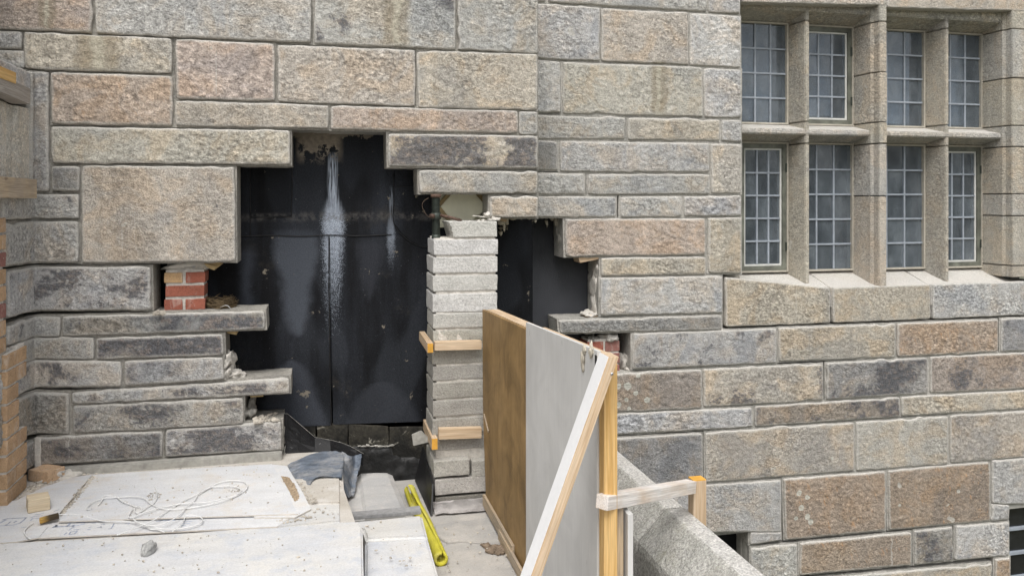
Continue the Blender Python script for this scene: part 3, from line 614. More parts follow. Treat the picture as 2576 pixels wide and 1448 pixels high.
# transom between the tiers
for x0, x1 in ((xl - .05, X(2212, D1) - .005), (X(2231, D1) + .005, xr + .05)):
    o = prism('transom', [(x0, YN - .004, CAMH + .468), (x0, YG, ZTL), (x0, YB, ZTL), (x0, YB, ZTU), (x0, YG, ZTU), (x0, YN - .004, CAMH + .434)], (x1 - x0, 0, 0), DRESSED, W1, .006); dress(o, (.46, .44, .40))
def mullion(nose, back, cuts, name='mullion', c=(.40, .365, .30)):
    (n0, n1), (b0, b1) = nose, back
    for za, zb_ in zip(cuts[:-1], cuts[1:]):
        o = prism(name, [(n0, YN, zb_ + .003), (n1, YN, zb_ + .003), (b1, YG, zb_ + .003), (b1, YB, zb_ + .003), (b0, YB, zb_ + .003), (b0, YG, zb_ + .003)], (0, 0, za - zb_ - .006), DRESSED, W1, .005); dress(o, c, .06)
zz = lambda v, u, Y=YN: PY(u, v, Y).z
cM = [CAMH + 1.30, zz(52, 2028), zz(306, 2028), zz(361, 2028), CAMH - .64]
mullion((3.186, 3.218), (3.163, 3.240), cM); mullion((4.298, 4.327), (4.270, 4.352), cM)
# king mullion and the right jamb, flush with the wall face and stepped back to the glass
def jamb(xf0, xf1, mir, cuts, name, back=None):
    for k, (za, zb_) in enumerate(zip(cuts[:-1], cuts[1:])):
        L = [(xf0, D1 + random.uniform(-.004, .003)), (xf0 - .004, D1 + .056), (xf0 - .018, D1 + .064), (xf0 - .028, YG), (xf0 - .028, YB)]
        Rr = [(xf1 + .028, YB), (xf1 + .028, YG), (xf1 + .018, D1 + .064), (xf1 + .004, D1 + .056), (xf1, L[0][1])] if mir else [(xf1, YB), (xf1, L[0][1])]
        o = prism(name, [(x, y, zb_ + .003) for x, y in L + Rr], (0, 0, za - zb_ - .006), DRESSED, W1, .004); dress(o, random.choice([(.43, .395, .325), (.41, .39, .35), (.46, .41, .335)]), .06)
kz = [CAMH + 1.40] + [zz(v, 2221, D1) for v in (54, 181, 307, 361, 493)] + [CAMH - .60]
jamb(X(2212, D1), X(2231, D1), True, kz, 'king_mullion')
jz = [CAMH + 1.40] + [zz(v, 2560, D1) for v in (73, 196, 316, 369, 488, 543, 668)] + [CAMH - .56]
jamb(X(2546, D1), X(2640, D1), False, jz, 'jamb_stone')
prism('window_reveal', [(2.6, D1 + .1, CAMH - .6), (2.712, D1 + .1, CAMH - .6), (2.783, YG, CAMH - .6), (2.783, YB, CAMH - .6), (2.6, YB, CAMH - .6)], (0, 0, 1.95), DRESSED, W1).color = (.40, .37, .31, .05)

# ---- the eight lights
def light(x0, x1, z0, z1, nx, nz, casement, label):
    w = bpy.data.objects.new('window', None); w.location = ((x0 + x1) / 2, YG, z0); COL.objects.link(w); w.parent = W1; w.matrix_parent_inverse = Matrix.Translation(W1.location).inverted()
    w['label'] = label
    def part(name, a, b, c, d, y0, y1, mat, bev=.002):
        bm = bmesh.new(); hexa(bm, boxP(a, b, y0, y1, c, d), bev)
        o = bmobj(name, bm, mat); COL.objects.unlink(o); COL.objects.link(o); o.parent = w
        o.matrix_parent_inverse = (Matrix.Translation(W1.location).inverted().inverted() @ Matrix.Identity(4)).inverted() if False else Matrix.Translation(w.location).inverted()
        return o
    yg = YG + .012
    def ring(name, t, y0, y1, mat, a, b, c, d):
        bm = bmesh.new()
        for p in ((a, a + t, c, d), (b - t, b, c, d), (a + t, b - t, c, c + t), (a + t, b - t, d - t, d)): hexa(bm, boxP(p[0], p[1], y0, y1, p[2], p[3]), .0015)
        o = bmobj(name, bm, mat); o.parent = w; o.matrix_parent_inverse = Matrix.Translation(w.location).inverted()
    ring('putty_fillet', .012, YG - .012, YB, PUTTY, x0, x1, z0, z1)
    if casement:
        ring('casement_frame', .030, YG - .004, YB - .01, BRONZE, x0 + .0125, x1 - .0125, z0 + .0125, z1 - .0125)
        ring('white_bead', .013, YG + .008, YB - .012, WBEAD, x0 + .043, x1 - .043, z0 + .043, z1 - .043)
        a, b, c, d = x0 + .0565, x1 - .0565, z0 + .0565, z1 - .0565
        for zc in (c + .12, d - .12): part('hinge', x1 - .022, x1 - .010, zc - .03, zc + .03, YG - .012, YG - .0045, STEELG)
    else: a, b, c, d = x0 + .0125, x1 - .0125, z0 + .0125, z1 - .0125
    dx, dz = (b - a) / nx, (d - c) / nz
    for j in range(nz):
        for i in range(nx):
            p = [Vector((a + i*dx + .001, yg, c + j*dz + .001)), Vector((a + (i+1)*dx - .001, yg, c + j*dz + .001)), Vector((a + (i+1)*dx - .001, yg, c + (j+1)*dz - .001)), Vector((a + i*dx + .001, yg, c + (j+1)*dz - .001))]
            t1, t2 = random.uniform(-.003, .003), random.uniform(-.003, .003)     # old panes never sit quite flat
            p[0].y += t1; p[1].y += t2; p[2].y -= t1; p[3].y -= t2
            o = prism('pane', p, (0, .004, 0), GLASS); o.parent = w; o.matrix_parent_inverse = Matrix.Translation(w.location).inverted()
    if nz == 4: part('blind', a + .004, b - random.uniform(.055, .085), c + .02, d, YB + .012, YB + .020, BLIND)
    for i in range(1, nx): part('lead_bar', a + i*dx - .0062, a + i*dx + .0062, c, d, yg - .007, yg + .009, LEADC)
    for j in range(1, nz): part('lead_bar', a, b, c + j*dz - .0062, c + j*dz + .0062, yg - .009, yg + .007, LEADC)
LX = [(2.783, 3.163), (3.240, 3.679), (3.794, 4.270), (4.352, 4.765)]
for k, (a, b) in enumerate(LX):
    nm = ('first', 'second', 'third', 'fourth')[k]
    light(a + .002, b - .002, ZTL + .001, ZT - .001, 3, 4, k == 1, nm + ' upper window light' + (' with a bronze casement' if k == 1 else ' with fixed leaded panes'))
    light(a + .002, b - .002, ZBL + .014, ZTU - .001, 3, 5, k in (0, 3), nm + ' lower window light' + (' with a bronze casement' if k in (0, 3) else ' with fixed leaded panes'))
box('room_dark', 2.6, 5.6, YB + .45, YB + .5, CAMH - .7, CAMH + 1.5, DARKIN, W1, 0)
# two small cellar openings low in the wall
x0, x1 = X(1800, D1), X(1885, D1); z1 = PY(1850, 1339, D1).z
bm = bmesh.new()
xi = X(1862, D1 + .12)
hexa(bm, boxP(xi, xi + .035, D1 + .11, D1 + .16, z1 - .9, z1 - .06), .003); hexa(bm, boxP(x0 - .3, xi + .035, D1 + .11, D1 + .16, z1 - .055, z1 - .02), .003)
bmobj('cellar_frame', bm, CEM, W1); box('cellar_glass', x0 - .3, xi, D1 + .17, D1 + .18, z1 - .9, z1 - .05, DARKIN, W1, 0)
box('cellar_reveal', x1 + .004, x1 + .05, D1 + .05, D1 + .3, z1 - .9, z1 + .02, CEM, W1, 0)
x0 = X(2543, D1); z1 = PY(2560, 1270, D1).z
w2 = bpy.data.objects.new('window', None); w2.location = (x0, D1, z1); COL.objects.link(w2); w2.parent = W1; w2.matrix_parent_inverse = Matrix.Translation(W1.location).inverted(); w2['label'] = 'dark cellar window with grey bars'
def p2(name, a, b, c, d, y0, y1, mat):
    bm = bmesh.new(); hexa(bm, boxP(a, b, y0, y1, c, d), .002); o = bmobj(name, bm, mat); o.parent = w2; o.matrix_parent_inverse = Matrix.Translation(w2.location).inverted()
p2('frame', x0 + .004, x0 + .03, z1 - 1.3, z1 - .03, D1 + .05, D1 + .12, LEADC); p2('head', x0, x0 + .6, z1 - .03, z1 - .001, D1 + .02, D1 + .2, CEM)
for k in range(4):
    zt_ = z1 - .035 - k * .175
    p2('glazing_bar', x0 + .03, x0 + .6, zt_ - .172, zt_ - .15, D1 + .06, D1 + .09, LEADC); p2('pane', x0 + .03, x0 + .6, zt_ - .15, zt_, D1 + .08, D1 + .084, DARKG)

# ------------------------------------------------------------------ black felt membrane seen through the hole
MB = thing('waterproof_membrane', (.2, 4.8, ZP), 'black bitumen felt lining streaked with white lime inside the broken wall', 'membrane')
YM = 4.80
box('backing_wall', -1.2, 1.26, YM, YM + .12, 2.62, 5.1, FELT, MB, 0); box('backing_wall', 1.2, 2.1, 5.09, 5.2, 2.2, 4.2, FELT, MB, 0)
def felt(poly, y, t=.004, mat=FELT):
    prism('felt_sheet', [Vector((PY(u, v, YM).x, y, PY(u, v, YM).z)) for u, v in poly], (0, t, 0), mat, MB, .0015)
felt([(560, 300), (1120, 300), (1120, 590), (560, 596)], YM - .006)
felt([(500, 594), (826, 592), (832, 1069), (500, 1075)], YM - .0125); felt([(830, 592), (1180, 590), (1180, 1055), (838, 1066)], YM - .012)
felt([(560, 400), (629, 400), (630, 594), (560, 596)], YM - .013); felt([(632, 418), (735, 416), (733, 544), (632, 546)], YM - .0135)
felt([(990, 440), (1180, 438), (1180, 620), (1058, 620), (1022, 600), (990, 560)], YM - .017)
felt([(992, 400), (1180, 400), (1180, 472), (992, 469)], YM - .022)
tube('seam_bead', catmull([PY(u, v, YM - .017) for u, v in ((600, 594), (680, 592), (760, 594), (830, 591), (900, 593), (985, 590))], 5), .003, BLACKP, MB, 5)
def seam(P, y, r=.0024): tube('seam_bead', catmull([Vector((PY(u, v, YM).x, y, PY(u, v, YM).z)) + .002 * noise.noise_vector(Vector((u, v, 0))) for u, v in P], 6), r, BLACKP, MB, 5)
seam([(629, 400), (630, 500), (630, 594)], YM - .014); seam([(632, 546), (680, 545), (733, 544)], YM - .015); seam([(733, 544), (735, 480), (735, 416)], YM - .015)
seam([(990, 440), (990, 500), (990, 560), (1022, 600), (1058, 620), (1075, 619)], YM - .019); seam([(992, 469), (1020, 470), (1055, 472)], YM - .023, .002)
seam([(828, 596), (827, 700), (829, 800), (830, 900), (832, 1000), (834, 1066)], YM - .014, .0035)
def felt2(poly, y): prism('felt_sheet', [Vector((PY(u, v, 5.09).x, y, PY(u, v, 5.09).z)) for u, v in poly], (0, .004, 0), FELT, MB, .0015)
felt2([(1200, 480), (1620, 480), (1620, 575), (1200, 575)], 5.084); felt2([(1200, 570), (1640, 570), (1640, 1000), (1200, 1000)], 5.08)
# tarred block footing under the felt
FW = thing('footing_wall', (.3, 4.79, 2.2), 'tarred concrete block footing below the black felt', 'wall')
def fb(poly, y, mat=TARB):
    p = [PY(u, v, y) for u, v in poly]; bm = bmesh.new(); hexa(bm, p + [x + Vector((0, .16, 0)) for x in p], .006, .004, 3, poly[0][0] * .01); o = bmobj('block', bm, mat, FW); return o
for q in (((640,1068),(795,1066),(795,1160),(640,1165)), ((797,1066),(875,1065),(875,1122),(797,1124)), ((877,1065),(978,1072),(978,1124),(877,1123)), ((980,1074),(1120,1072),(1120,1160),(980,1163)), ((980,1165),(1130,1163),(1130,1290),(980,1290))):
    fb(q, 4.79)
V, nx_, nz_ = [], 40, 18
for j in range(nz_ + 1):
    for i in range(nx_ + 1):
        u = 780 + 300 * i / nx_; top = 1122 + 14 * noise.noise(Vector((u * .025, 1, 0))) + 6 * noise.noise(Vector((u * .09, 4, 0))) + (24 if u > 985 else 0); v = top + (1300 - top) * j / nz_
        p = PY(u, v, 4.782 - .035 * (j / nz_)); V.append(p + Vector((0, -.016 * abs(noise.noise(p * 9)) - .008 * noise.noise(p * 26) + (.02 if j == 0 else 0), .004 * noise.noise(p * 30))))
tc_ = mobj('tar_coat', V, [(j*(nx_+1)+i, (j+1)*(nx_+1)+i, (j+1)*(nx_+1)+i+1, j*(nx_+1)+i+1) for j in range(nz_) for i in range(nx_)], mat_plain('wet_tar', (.016, .016, .016), .5, .35, .5, 16, .8, 0, .012), FW, True)
for k in range(9):
    lump('lime_crust', PY(905 + k * 10 + 4 * noise.noise(Vector((k, 0, 0))), 1121 + 4 * noise.noise(Vector((k * .7, 3, 0))), 4.775), (.013 + .006 * (k % 2), .006, .003 + .002 * (k % 3)), MORTARP, FW, .8, k + 60, 2)
box('footing_core', -.4, 1.2, 4.80, 4.95, 2.1, 2.9, DARKIN, FW, 0)

# ------------------------------------------------------------------ concrete block pier under the corner, with its jack
YPF, YPB = 4.35, 4.61
CP = thing('block_pier', (.77, 4.48, ZL), 'temporary pier of pale concrete bricks holding up the wall corner', 'pier')
def prow(v0, v1, uL=1090, uR=1252, code=(.50, .49, .46), yf=YPF, name='block', jag=0):
    j = random.uniform(-2, 2)
    v0 -= .7; v1 += .7; a = PY(uL + j, v0, yf); b = PY(uR + j * .5, v0, yf); z1, z0 = a.z, PY(uL, v1, yf).z
    bm = bmesh.new(); vv = hexa(bm, boxP(a.x, b.x, yf + random.uniform(-.003, .003), YPB, z0, z1), .005, .003, 4, v0 * .1)
    if jag:
        for v in bm.verts:
            if v.co.x < a.x + .02: v.co.x += .018 * abs(noise.noise(v.co * 30)) + (z1 - v.co.z) * .35
    o = bmobj(name, bm, BLOCK, CP); setcol(o, code, 0, .04); return o
UP, LO = (.52, .512, .488), (.37, .356, .322)
prow(558, 596, 1126, 1250, UP, jag=1)
for v0, v1 in ((604, 641), (648, 687), (695, 733), (741, 785)): prow(v0, v1, code=UP)
prow(790, 826, 1088, 1252, (.49, .48, .445)); prow(832, 868, 1088, 1252, (.41, .40, .36))
for v0, v1 in ((880, 915), (923, 957), (964, 1003), (1009, 1048), (1055, 1094), (1100, 1134)): prow(v0, v1, 1088, 1252, LO)
prow(1160, 1199, 1092, 1181, (.42, .405, .37), YPF - .05); prow(1160, 1199, 1186, 1262, (.42, .405, .37), YPF - .05); prow(1207, 1245, 1094, 1262, (.44, .42, .385), YPF - .05)
prow(1252, 1278, 1094, 1262, (.20, .19, .17), YPF - .045)
bm = bmesh.new(); a = PY(1094, 600, YPF); b = PY(1249, 600, YPF)
z_t, z_b = PY(1090, 600, YPF).z, ZL
hexa(bm, boxP(a.x + .006, b.x - .003, YPF + .007, YPB - .004, z_b, z_t), .003, .0035, 12, 4)
hexa(bm, boxP(PY(1140, 600, YPF).x, b.x - .010, YPF + .010, YPB - .012, z_t - .01, PY(1130, 592, YPF).z), .003, .006, 6, 5)
bmobj('mortar_bed', bm, LIME, CP)
# zinc-grey foil flashing round its foot, black bitumen strip on its left flank
zf = PY(1090, 1262, YPF - .055).z
V = []; n = 24
for k in range(n + 1):
    f = k / n; x = PY(1086, 1262, YPF - .055).x * (1 - f) + PY(1262, 1262, YPF - .055).x * f
    for (y, z) in ((YPF - .054, zf), (YPF - .06, zf - .035), (YPF - .085, ZL + .03), (YPF - .14, ZL + .012), (YPF - .19, ZL + .009)):
        w = .008 * noise.noise(Vector((x * 25, y * 40, z * 30))); V.append((x, y + w, z + abs(w) * .8))
mobj('foot_flashing', V, [(k*5+i, k*5+i+1, (k+1)*5+i+1, (k+1)*5+i) for k in range(n) for i in range(4)], FOIL, CP, True)
xs = PY(1088, 1262, YPF).x - .004
mobj('bitumen_strip', [(xs - .03, YPF - .18, ZL + .003), (xs - .012, YPF - .10, ZL + .14), (xs - .006, YPB + .1, ZL + .20), (xs - .05, YPB + .1, ZL + .003), (xs - .02, YPF - .18, ZL + .003), (xs - .004, YPF - .10, ZL + .14), (xs - .001, YPB + .1, ZL + .20)], [(0, 1, 2, 3), (0, 4, 5, 1), (1, 5, 6, 2)], BLACKP, CP)

JK = thing('screw_jack', PY(1097, 600, 4.47), 'small green threaded screw jack wedged under a stone on the pier', 'jack')
yj = 4.47; r = .0235; V, Fc = [], []
def xz(u, v): return PY(u, v, yj)
def threads(name, v0, v1, pitch, u0=1096.5):
    a, b = xz(u0, v0), xz(u0, v1); n = int((a.z - b.z) / pitch); pts, rs = [], []
    for k in range(n + 1):
        for dz, rr in ((0, r), (.35, r), (.5, r * .86), (.85, r * .86)):
            pts.append(Vector((a.x, yj, a.z - (k + dz) * pitch))); rs.append(rr)
    V, Fc = [], []; tube_geo(V, Fc, pts, rs, 16); return mobj(name, V, Fc, STEELG, JK)
threads('threaded_post', 496, 536, .0065); threads('threaded_post', 550, 592, .0065, 1097)
a = xz(1097, 590); tube('jack_base', [a, a - Vector((0, 0, .024))], [r, r * 1.05], STEELG, JK, 16)
a = xz(1096.5, 488); tube('jack_head', [a, xz(1096.5, 497)], r * 1.25, RUST, JK, 16)
tube('collar', [xz(1096.5, 535), xz(1096.5, 538), xz(1096.5, 549), xz(1096.5, 552)], [r * 1.05, r * 1.35, r * 1.35, r * 1.05], STEELG, JK, 14)
a = xz(1087, 543); tube('collar_lug', [a + Vector((-.004, .01, 0)), a + Vector((0, -.035, 0))], .013, RUST, JK, 12)
tube('jack_handle', [PY(1108, 541, 4.445), PY(1135, 547.5, 4.42), PY(1161, 555, 4.40)], .0085, RUST, JK, 10)
tube('wire_loop', catmull([PY(u, v, 4.45) for u, v in ((1104, 536), (1095, 540), (1080, 546), (1069, 535), (1062, 518), (1066, 506), (1078, 498))], 6), .0016, WIRE, JK, 5)
# cream board behind the jack
CB = thing('cream_board', PY(1160, 590, 4.7), 'cream coated board with a cut diamond panel behind the jack', 'board')
def px8(x, y): return ((x / 8.044 + 1160) * .8944, (y / 8.044 + 520) * .8944)
def poly8(P, Y): return [PY(*px8(x, y), Y) for x, y in P]
prism('back_board', poly8([(600, 150), (1760, 150), (1760, 800), (1100, 960), (600, 965)], 4.72), (0, .02, 0), CREAM, CB, .002)
prism('diamond_panel', poly8([(900, 190), (1410, 190), (1690, 510), (1640, 570), (1330, 830), (930, 860), (640, 490)], 4.68), (0, .018, 0), CREAM, CB, .003)
for A, B in (((900, 190), (640, 480)), ((1410, 190), (1700, 510)), ((640, 500), (930, 840))):
    beam('edge_strip', PY(*px8(*A), 4.70), PY(*px8(*B), 4.70),   .026, .045, CREAME, CB, .001)
# rubble left on top of the pier
lump('rubble_chunk', PY(1226, 541, 4.42), (.022, .03, .015), LIME, None, .7, 31); tag(bpy.context.scene.objects['rubble_chunk'], 'pale broken mortar chunk on top of the block pier', 'rubble')
sp = prism('stone_flake', poly8([(1375, 700), (1690, 745), (1680, 720), (1420, 690)], 4.40), (0, .05, 0), LIME, None); tag(sp, 'thin flat stone flake lying on the block pier', 'stone flake')
for k, (u, v, s) in enumerate(((1205, 555, .007), (1180, 557, .006), (1232, 553, .014), (1245, 551, .018), (1150, 558, .005), (1215, 554, .008))):
    lump('mortar_crumb', PY(u, v, 4.40), (s * 1.3, s, s * .7), LIME, CP, .8, k + 40, 2)

# foam and mortar drips along the underside right of the pier
for k, (u, v0, v1, w) in enumerate(((1258, 546, 593, 10), (1266, 546, 584, 6), (1274, 546, 578, 6), (1290, 546, 554, 13), (1312, 545, 551, 12), (1330, 545, 552, 9), (1345, 546, 560, 6), (1374, 546, 572, 5), (1388, 546, 556, 8), (1397, 546, 570, 5), (1405, 548, 586, 7), (1411, 572, 604, 6))):
    Yd = 4.775 if u < 1350 else 4.96
    a, b = PY(u, v0 - 3, Yd), PY(u + 2, v1, Yd); L = (a - b).length; ww = w / 2050 * 4.8
    pts = [a.lerp(b, t) + Vector((.006 * noise.noise(Vector((k, t * 4, 0))), 0, 0)) for t in (0, .2, .4, .6, .8, .92, 1)]
    V, Fc = [], []; tube_geo(V, Fc, pts, [ww, ww * .95, ww * .85, ww * .7, ww * .55, ww * .4, ww * .1], 9); mobj('mortar_drip', V, Fc, FOAM, W1, True)

# wooden clamp frames round the pier
def clamp(y0, v0a, v1a, v0b, v1b, name, label, uE0, uE1, mat_end):
    t = thing('timber_clamp', PY(1085, (v0a + v1a) / 2, YPF - .05), label, 'timber', 'timber clamps round the block pier')
    zc = (PY(1080, v0a, YPF - .06).z + PY(1080, v1a, YPF - .06).z) / 2
    h = PY(1080, v0a, YPF - .06).z - PY(1080, v1a, YPF - .06).z
    x0, x1 = PY(uE0, 870, YPF - .06).x, PY(uE1, 870, YPF - .06).x
    beam('side_batten', ((x0 + x1) / 2, YPF - .06, zc), ((x0 + x1) / 2, YPB + .05, zc + .005), x1 - x0, h, PINE, t)
    bm = bmesh.new(); hexa(bm, boxP(x0 + .001, x1 - .001, YPF - .0625, YPF - .0605, zc - h/2 + .001, zc + h/2 - .001), 0); bmobj('painted_end', bm, mat_end, t)
    a = PY(uE1 + 2, (v0b + v1b) / 2, YPF - .03); b = Vector((.845, YPF - .03, PY(1209, (v0b + v1b) / 2 - 3, YPF - .03).z))
    beam('front_batten', a, b, .045, PY(1100, v0b, YPF - .05).z - PY(1100, v1b, YPF - .05).z, PINE, t)
ORG = mat_plain('orange_endgrain', (.62, .33, .06), .7, .2, .15)
clamp(0, 863, 887, 858, 880, '', 'upper pine clamp strapped round the block pier with an orange end', 1075, 1090, ORG)
clamp(0, 1103, 1131, 1076, 1102, '', 'lower pine clamp round the pier, a grey plate behind it', 1086, 1101, ORG)
pl = prism('cement_plate', [PY(u, v, 4.45) for u, v in ((1036, 1093), (1060, 1083), (1078, 1100), (1078, 1112), (1040, 1121))], (0, .014, 0), CEM, None, .002); tag(pl, 'small grey cement plate sticking out behind the lower clamp', 'plate')

# ------------------------------------------------------------------ brick piers
def brick(parent, x0, x1, y0, y1, z0, z1, col):
    bm = bmesh.new(); hexa(bm, boxP(x0, x1, y0, y1, z0, z1), .004, .0025, 2, x0 * 9 + z0 * 5); o = bmobj('brick', bm, BRICK, parent); setcol(o, col, 0, .09); return o
RED, YEL, PUR, TANB = (.33, .115, .078), (.50, .33, .18), (.28, .135, .115), (.46, .31, .19)
Yb = 4.58
BP = thing('brick_pier', PY(470, 780, Yb), 'small three-course red brick pier propping the big block beside the nest', 'pier', 'brick props in the wall')
def pz(v): return PY(470, v, Yb).z
xA, xB, xC, xD = [PY(u, 700, Yb).x for u in (413, 459, 467, 516)]; yb2 = Yb + .14
brick(BP, xA, xB, Yb, yb2, pz(711), pz(685), YEL); brick(BP, xC, xD, Yb, yb2, pz(711), pz(685), RED)
brick(BP, xA + .006, xD - .004, Yb, yb2, pz(745), pz(718), RED)
brick(BP, xA, xB, Yb, yb2, pz(779), pz(752), RED); brick(BP, xC, xD, Yb, yb2, pz(779), pz(752), RED)
box('mortar_bed', xA + .006, xD - .006, Yb + .007, yb2 - .006, pz(780), pz(678), WHITEP if False else LIME, BP, .003, .004, 8)
lump('mortar_cap', (xA * .52 + xD * .48, Yb + .07, pz(672)), (.112, .075, .028), LIME, BP, .5, 5)
box('core_fill', xA + .012, xD - .05, Yb + .02, yb2 - .01, pz(676), pz(661), ROCKM, BP, .004, .01, 5)
Yb = D1 + .05
BP2 = thing('brick_pier', PY(1530, 930, Yb), 'little dull red brick prop behind the grey panel top under a thin stone', 'pier', 'brick props in the wall')
xA, xB, xC, xD = [PY(u, 880, Yb).x for u in (1478, 1518, 1523, 1559)]
def pz(v): return PY(1530, v, Yb).z
for k, (va, vb) in enumerate(((884, 858), (914, 888), (944, 918), (974, 948))):
    if k % 2 == 0: brick(BP2, xA, xB, Yb, Yb + .16, pz(va), pz(vb), RED if k == 0 else PUR); brick(BP2, xC, xD, Yb, Yb + .16, pz(va), pz(vb), PUR)
    else: brick(BP2, xA, xD, Yb, Yb + .16, pz(va), pz(vb), PUR)
box('mortar_bed', xA + .006, xD - .006, Yb + .006, Yb + .15, pz(975), pz(852), LIME, BP2, .003, .004, 8)
lump('mortar_cap', PY(1534, 847, Yb + .04), (.058, .06, .026), LIME, BP2, .55, 8); lump('mortar_cap', PY(1487, 848, Yb + .06), (.03, .06, .016), MORTAR, BP2, .9, 9)
# tall brick pier at the left edge of the platform
XP = -1.36
BP3 = thing('brick_pier', (XP, 4.0, ZP), 'tall orange-tan brick pier standing at the left edge of the platform', 'pier', 'brick props in the wall')
PI = 0.0765
def yat(u): return PX(u, 1100, XP).y
ya, ymid, yfar = 4.06, 4.175, 4.31
z = ZP
rows = [1, 2, 3, 0, 0, 0, 0, 2, 1]
for k in range(17):
    z0, z1 = z + .006, z + PI - .006
    col = TANB if k not in (11, 14) else PUR
    if k < 4: L = 'w'
    elif k < 7: L = 'n'
    elif k < 9: L = 'w'
    else: L = 's'
    end = {'w': yfar, 'n': ymid + .03, 's': 4.10}[L]
    if L == 'w' and k % 2: brick(BP3, XP - .22, XP, ya, ymid - .005, z0, z1, col); brick(BP3, XP - .22, XP, ymid + .005, end, z0, z1, col)
    elif L == 's': brick(BP3, XP - .22, XP - .018, 4.0, end, z0, z1, col)
    else: brick(BP3, XP - .22, XP, ya, end, z0, z1, col)
    z += PI
box('mortar_bed', XP - .21, XP - .007, ya + .007, yfar - .01, ZP, ZP + 4 * PI - .004, LIME, BP3, .003, .003, 10)
box('mortar_bed', XP - .21, XP - .007, ya + .007, ymid + .02, ZP + 4 * PI - .004, ZP + 9 * PI - .004, LIME, BP3, .003, .003, 10)
box('mortar_bed', XP - .21, XP - .026, 4.01, 4.09, ZP + 9 * PI - .004, ZP + 17 * PI, LIME, BP3, .003, .003, 10)
box('mortar_bed', XP - .21, XP - .008, ymid + .02, yfar - .01, ZP + 7 * PI, ZP + 9 * PI + .01, LIME, BP3, .003, .004, 8)
# timbers in the return opening
XT = XP + .02
b1 = beam('timber_lintel', (XT - .04, 3.4, PX(77, 243, XT).z + .03), (XT - .04, PX(77, 243, XT).y, PX(77, 243, XT).z), .08, .075, GREYW); tag(b1, 'grey weathered timber end sticking out at upper left, under a yellow wedge', 'timber', 'timbers in the left opening')
b2 = beam('timber_lintel', (XT - .04, 3.4, PX(93, 475, XT).z + .005), (XT - .04, PX(93, 475, XT).y, PX(93, 475, XT).z), .08, .092, OLDW); tag(b2, 'brown timber end sticking out at left above the red brick', 'timber', 'timbers in the left opening')
p = PX(14, 192, XT - .02); wd = beam('wooden_wedge', p + Vector((0, -.14, 0)), p + Vector((0, .055, 0)), .05, .05, PINEO); tag(wd, 'yellow wooden wedge on top of the grey timber', 'wedge')

# ------------------------------------------------------------------ wooden shims under the stones
def wedge(pts, Y, d, label, mat=SHIM):
    o = prism('wooden_wedge', [PY(u, v, Y) for u, v in pts], (0, d, 0), mat, None, .0012); return tag(o, label, 'wedge', 'wooden wedges under the stones')
wedge([(510, 659), (556, 659), (558, 664), (543, 676), (520, 668)], 4.56, .12, 'pair of brown wedges under the large block, right of the red brick pier')
wedge([(512, 661), (545, 670), (539, 680), (522, 673)], 4.55, .10, 'lower thin wedge poking from under the large block by the bricks')
wedge([(570, 832), (597, 832), (595, 842), (572, 838)], 4.56, .14, 'brown wedge below the ledge stone that holds the nest')
wedge([(628, 995), (664, 990), (662, 997), (630, 999)], 4.56, .14, 'thin wedge under the lower left ledge stone')
wedge([(1455, 646), (1516, 645), (1505, 652), (1459, 661)], 4.84, .12, 'pale wedge under the stone beside the right-hand hole', PINE)
wedge([(1254, 549), (1276, 550), (1274, 558), (1254, 554)], 4.60, .12, 'small pale wedge at the top right of the block pier', PINE)
wedge([(1472, 793), (1510, 792), (1505, 797), (1475, 799)], 4.86, .1, 'thin pale wedge on the thin stone right of the panel', PINE)

# ------------------------------------------------------------------ birds' nest on the ledge
NE = thing('bird_nest', PY(556, 780, 4.62), 'old twig bird nest on the stone ledge beside the red bricks', 'nest')
V, Fc = [], []; c = PY(556, 772, 4.64)
for k in range(260):
    a = random.uniform(0, 6.28); h = random.uniform(-.012, .05); rr = (.075 - abs(h - .02) * .5) * random.uniform(.75, 1.1)
    p = c + Vector((math.cos(a) * rr * 1.05, math.sin(a) * rr * .8, h)); L = random.uniform(.02, .05); t = Vector((-math.sin(a), math.cos(a) * .8, random.uniform(-.5, .5))).normalized() * L
    b = t.cross(Vector((random.random(), random.random(), 1))).normalized() * .006
    tube_geo(V, Fc, [p - t, p + b, p + t], .0011, 4)
mobj('twigs', V, Fc, TWIG, NE)['kind'] = 'stuff'
lump('nest_bowl', c + Vector((0, 0, -.005)), (.072, .058, .032), TWIG, NE, .4, 3)
lump('dry_leaf', PY(540, 788, 4.55), (.035, .02, .012), GRAVELM, NE, .9, 7)
V, Fc = [], []
P = catmull([PY(u, v, 4.56) for u, v in ((546, 785), (553, 775), (562, 770), (572, 769), (580, 777), (583, 789), (579, 794))], 5)
for i, p in enumerate(P): V += [p + Vector((0, -.012, 0)), p + Vector((0, .012, 0))]
st = mobj('plastic_strap', V + [v + Vector((0, 0, .002)) for v in V], [(2*i, 2*i+1, 2*i+3, 2*i+2) for i in range(len(P) - 1)] + [(len(V)+2*i, len(V)+2*i+2, len(V)+2*i+3, len(V)+2*i+1) for i in range(len(P) - 1)], STRAP); tag(st, 'curled white plastic strap lying against the nest', 'strap')

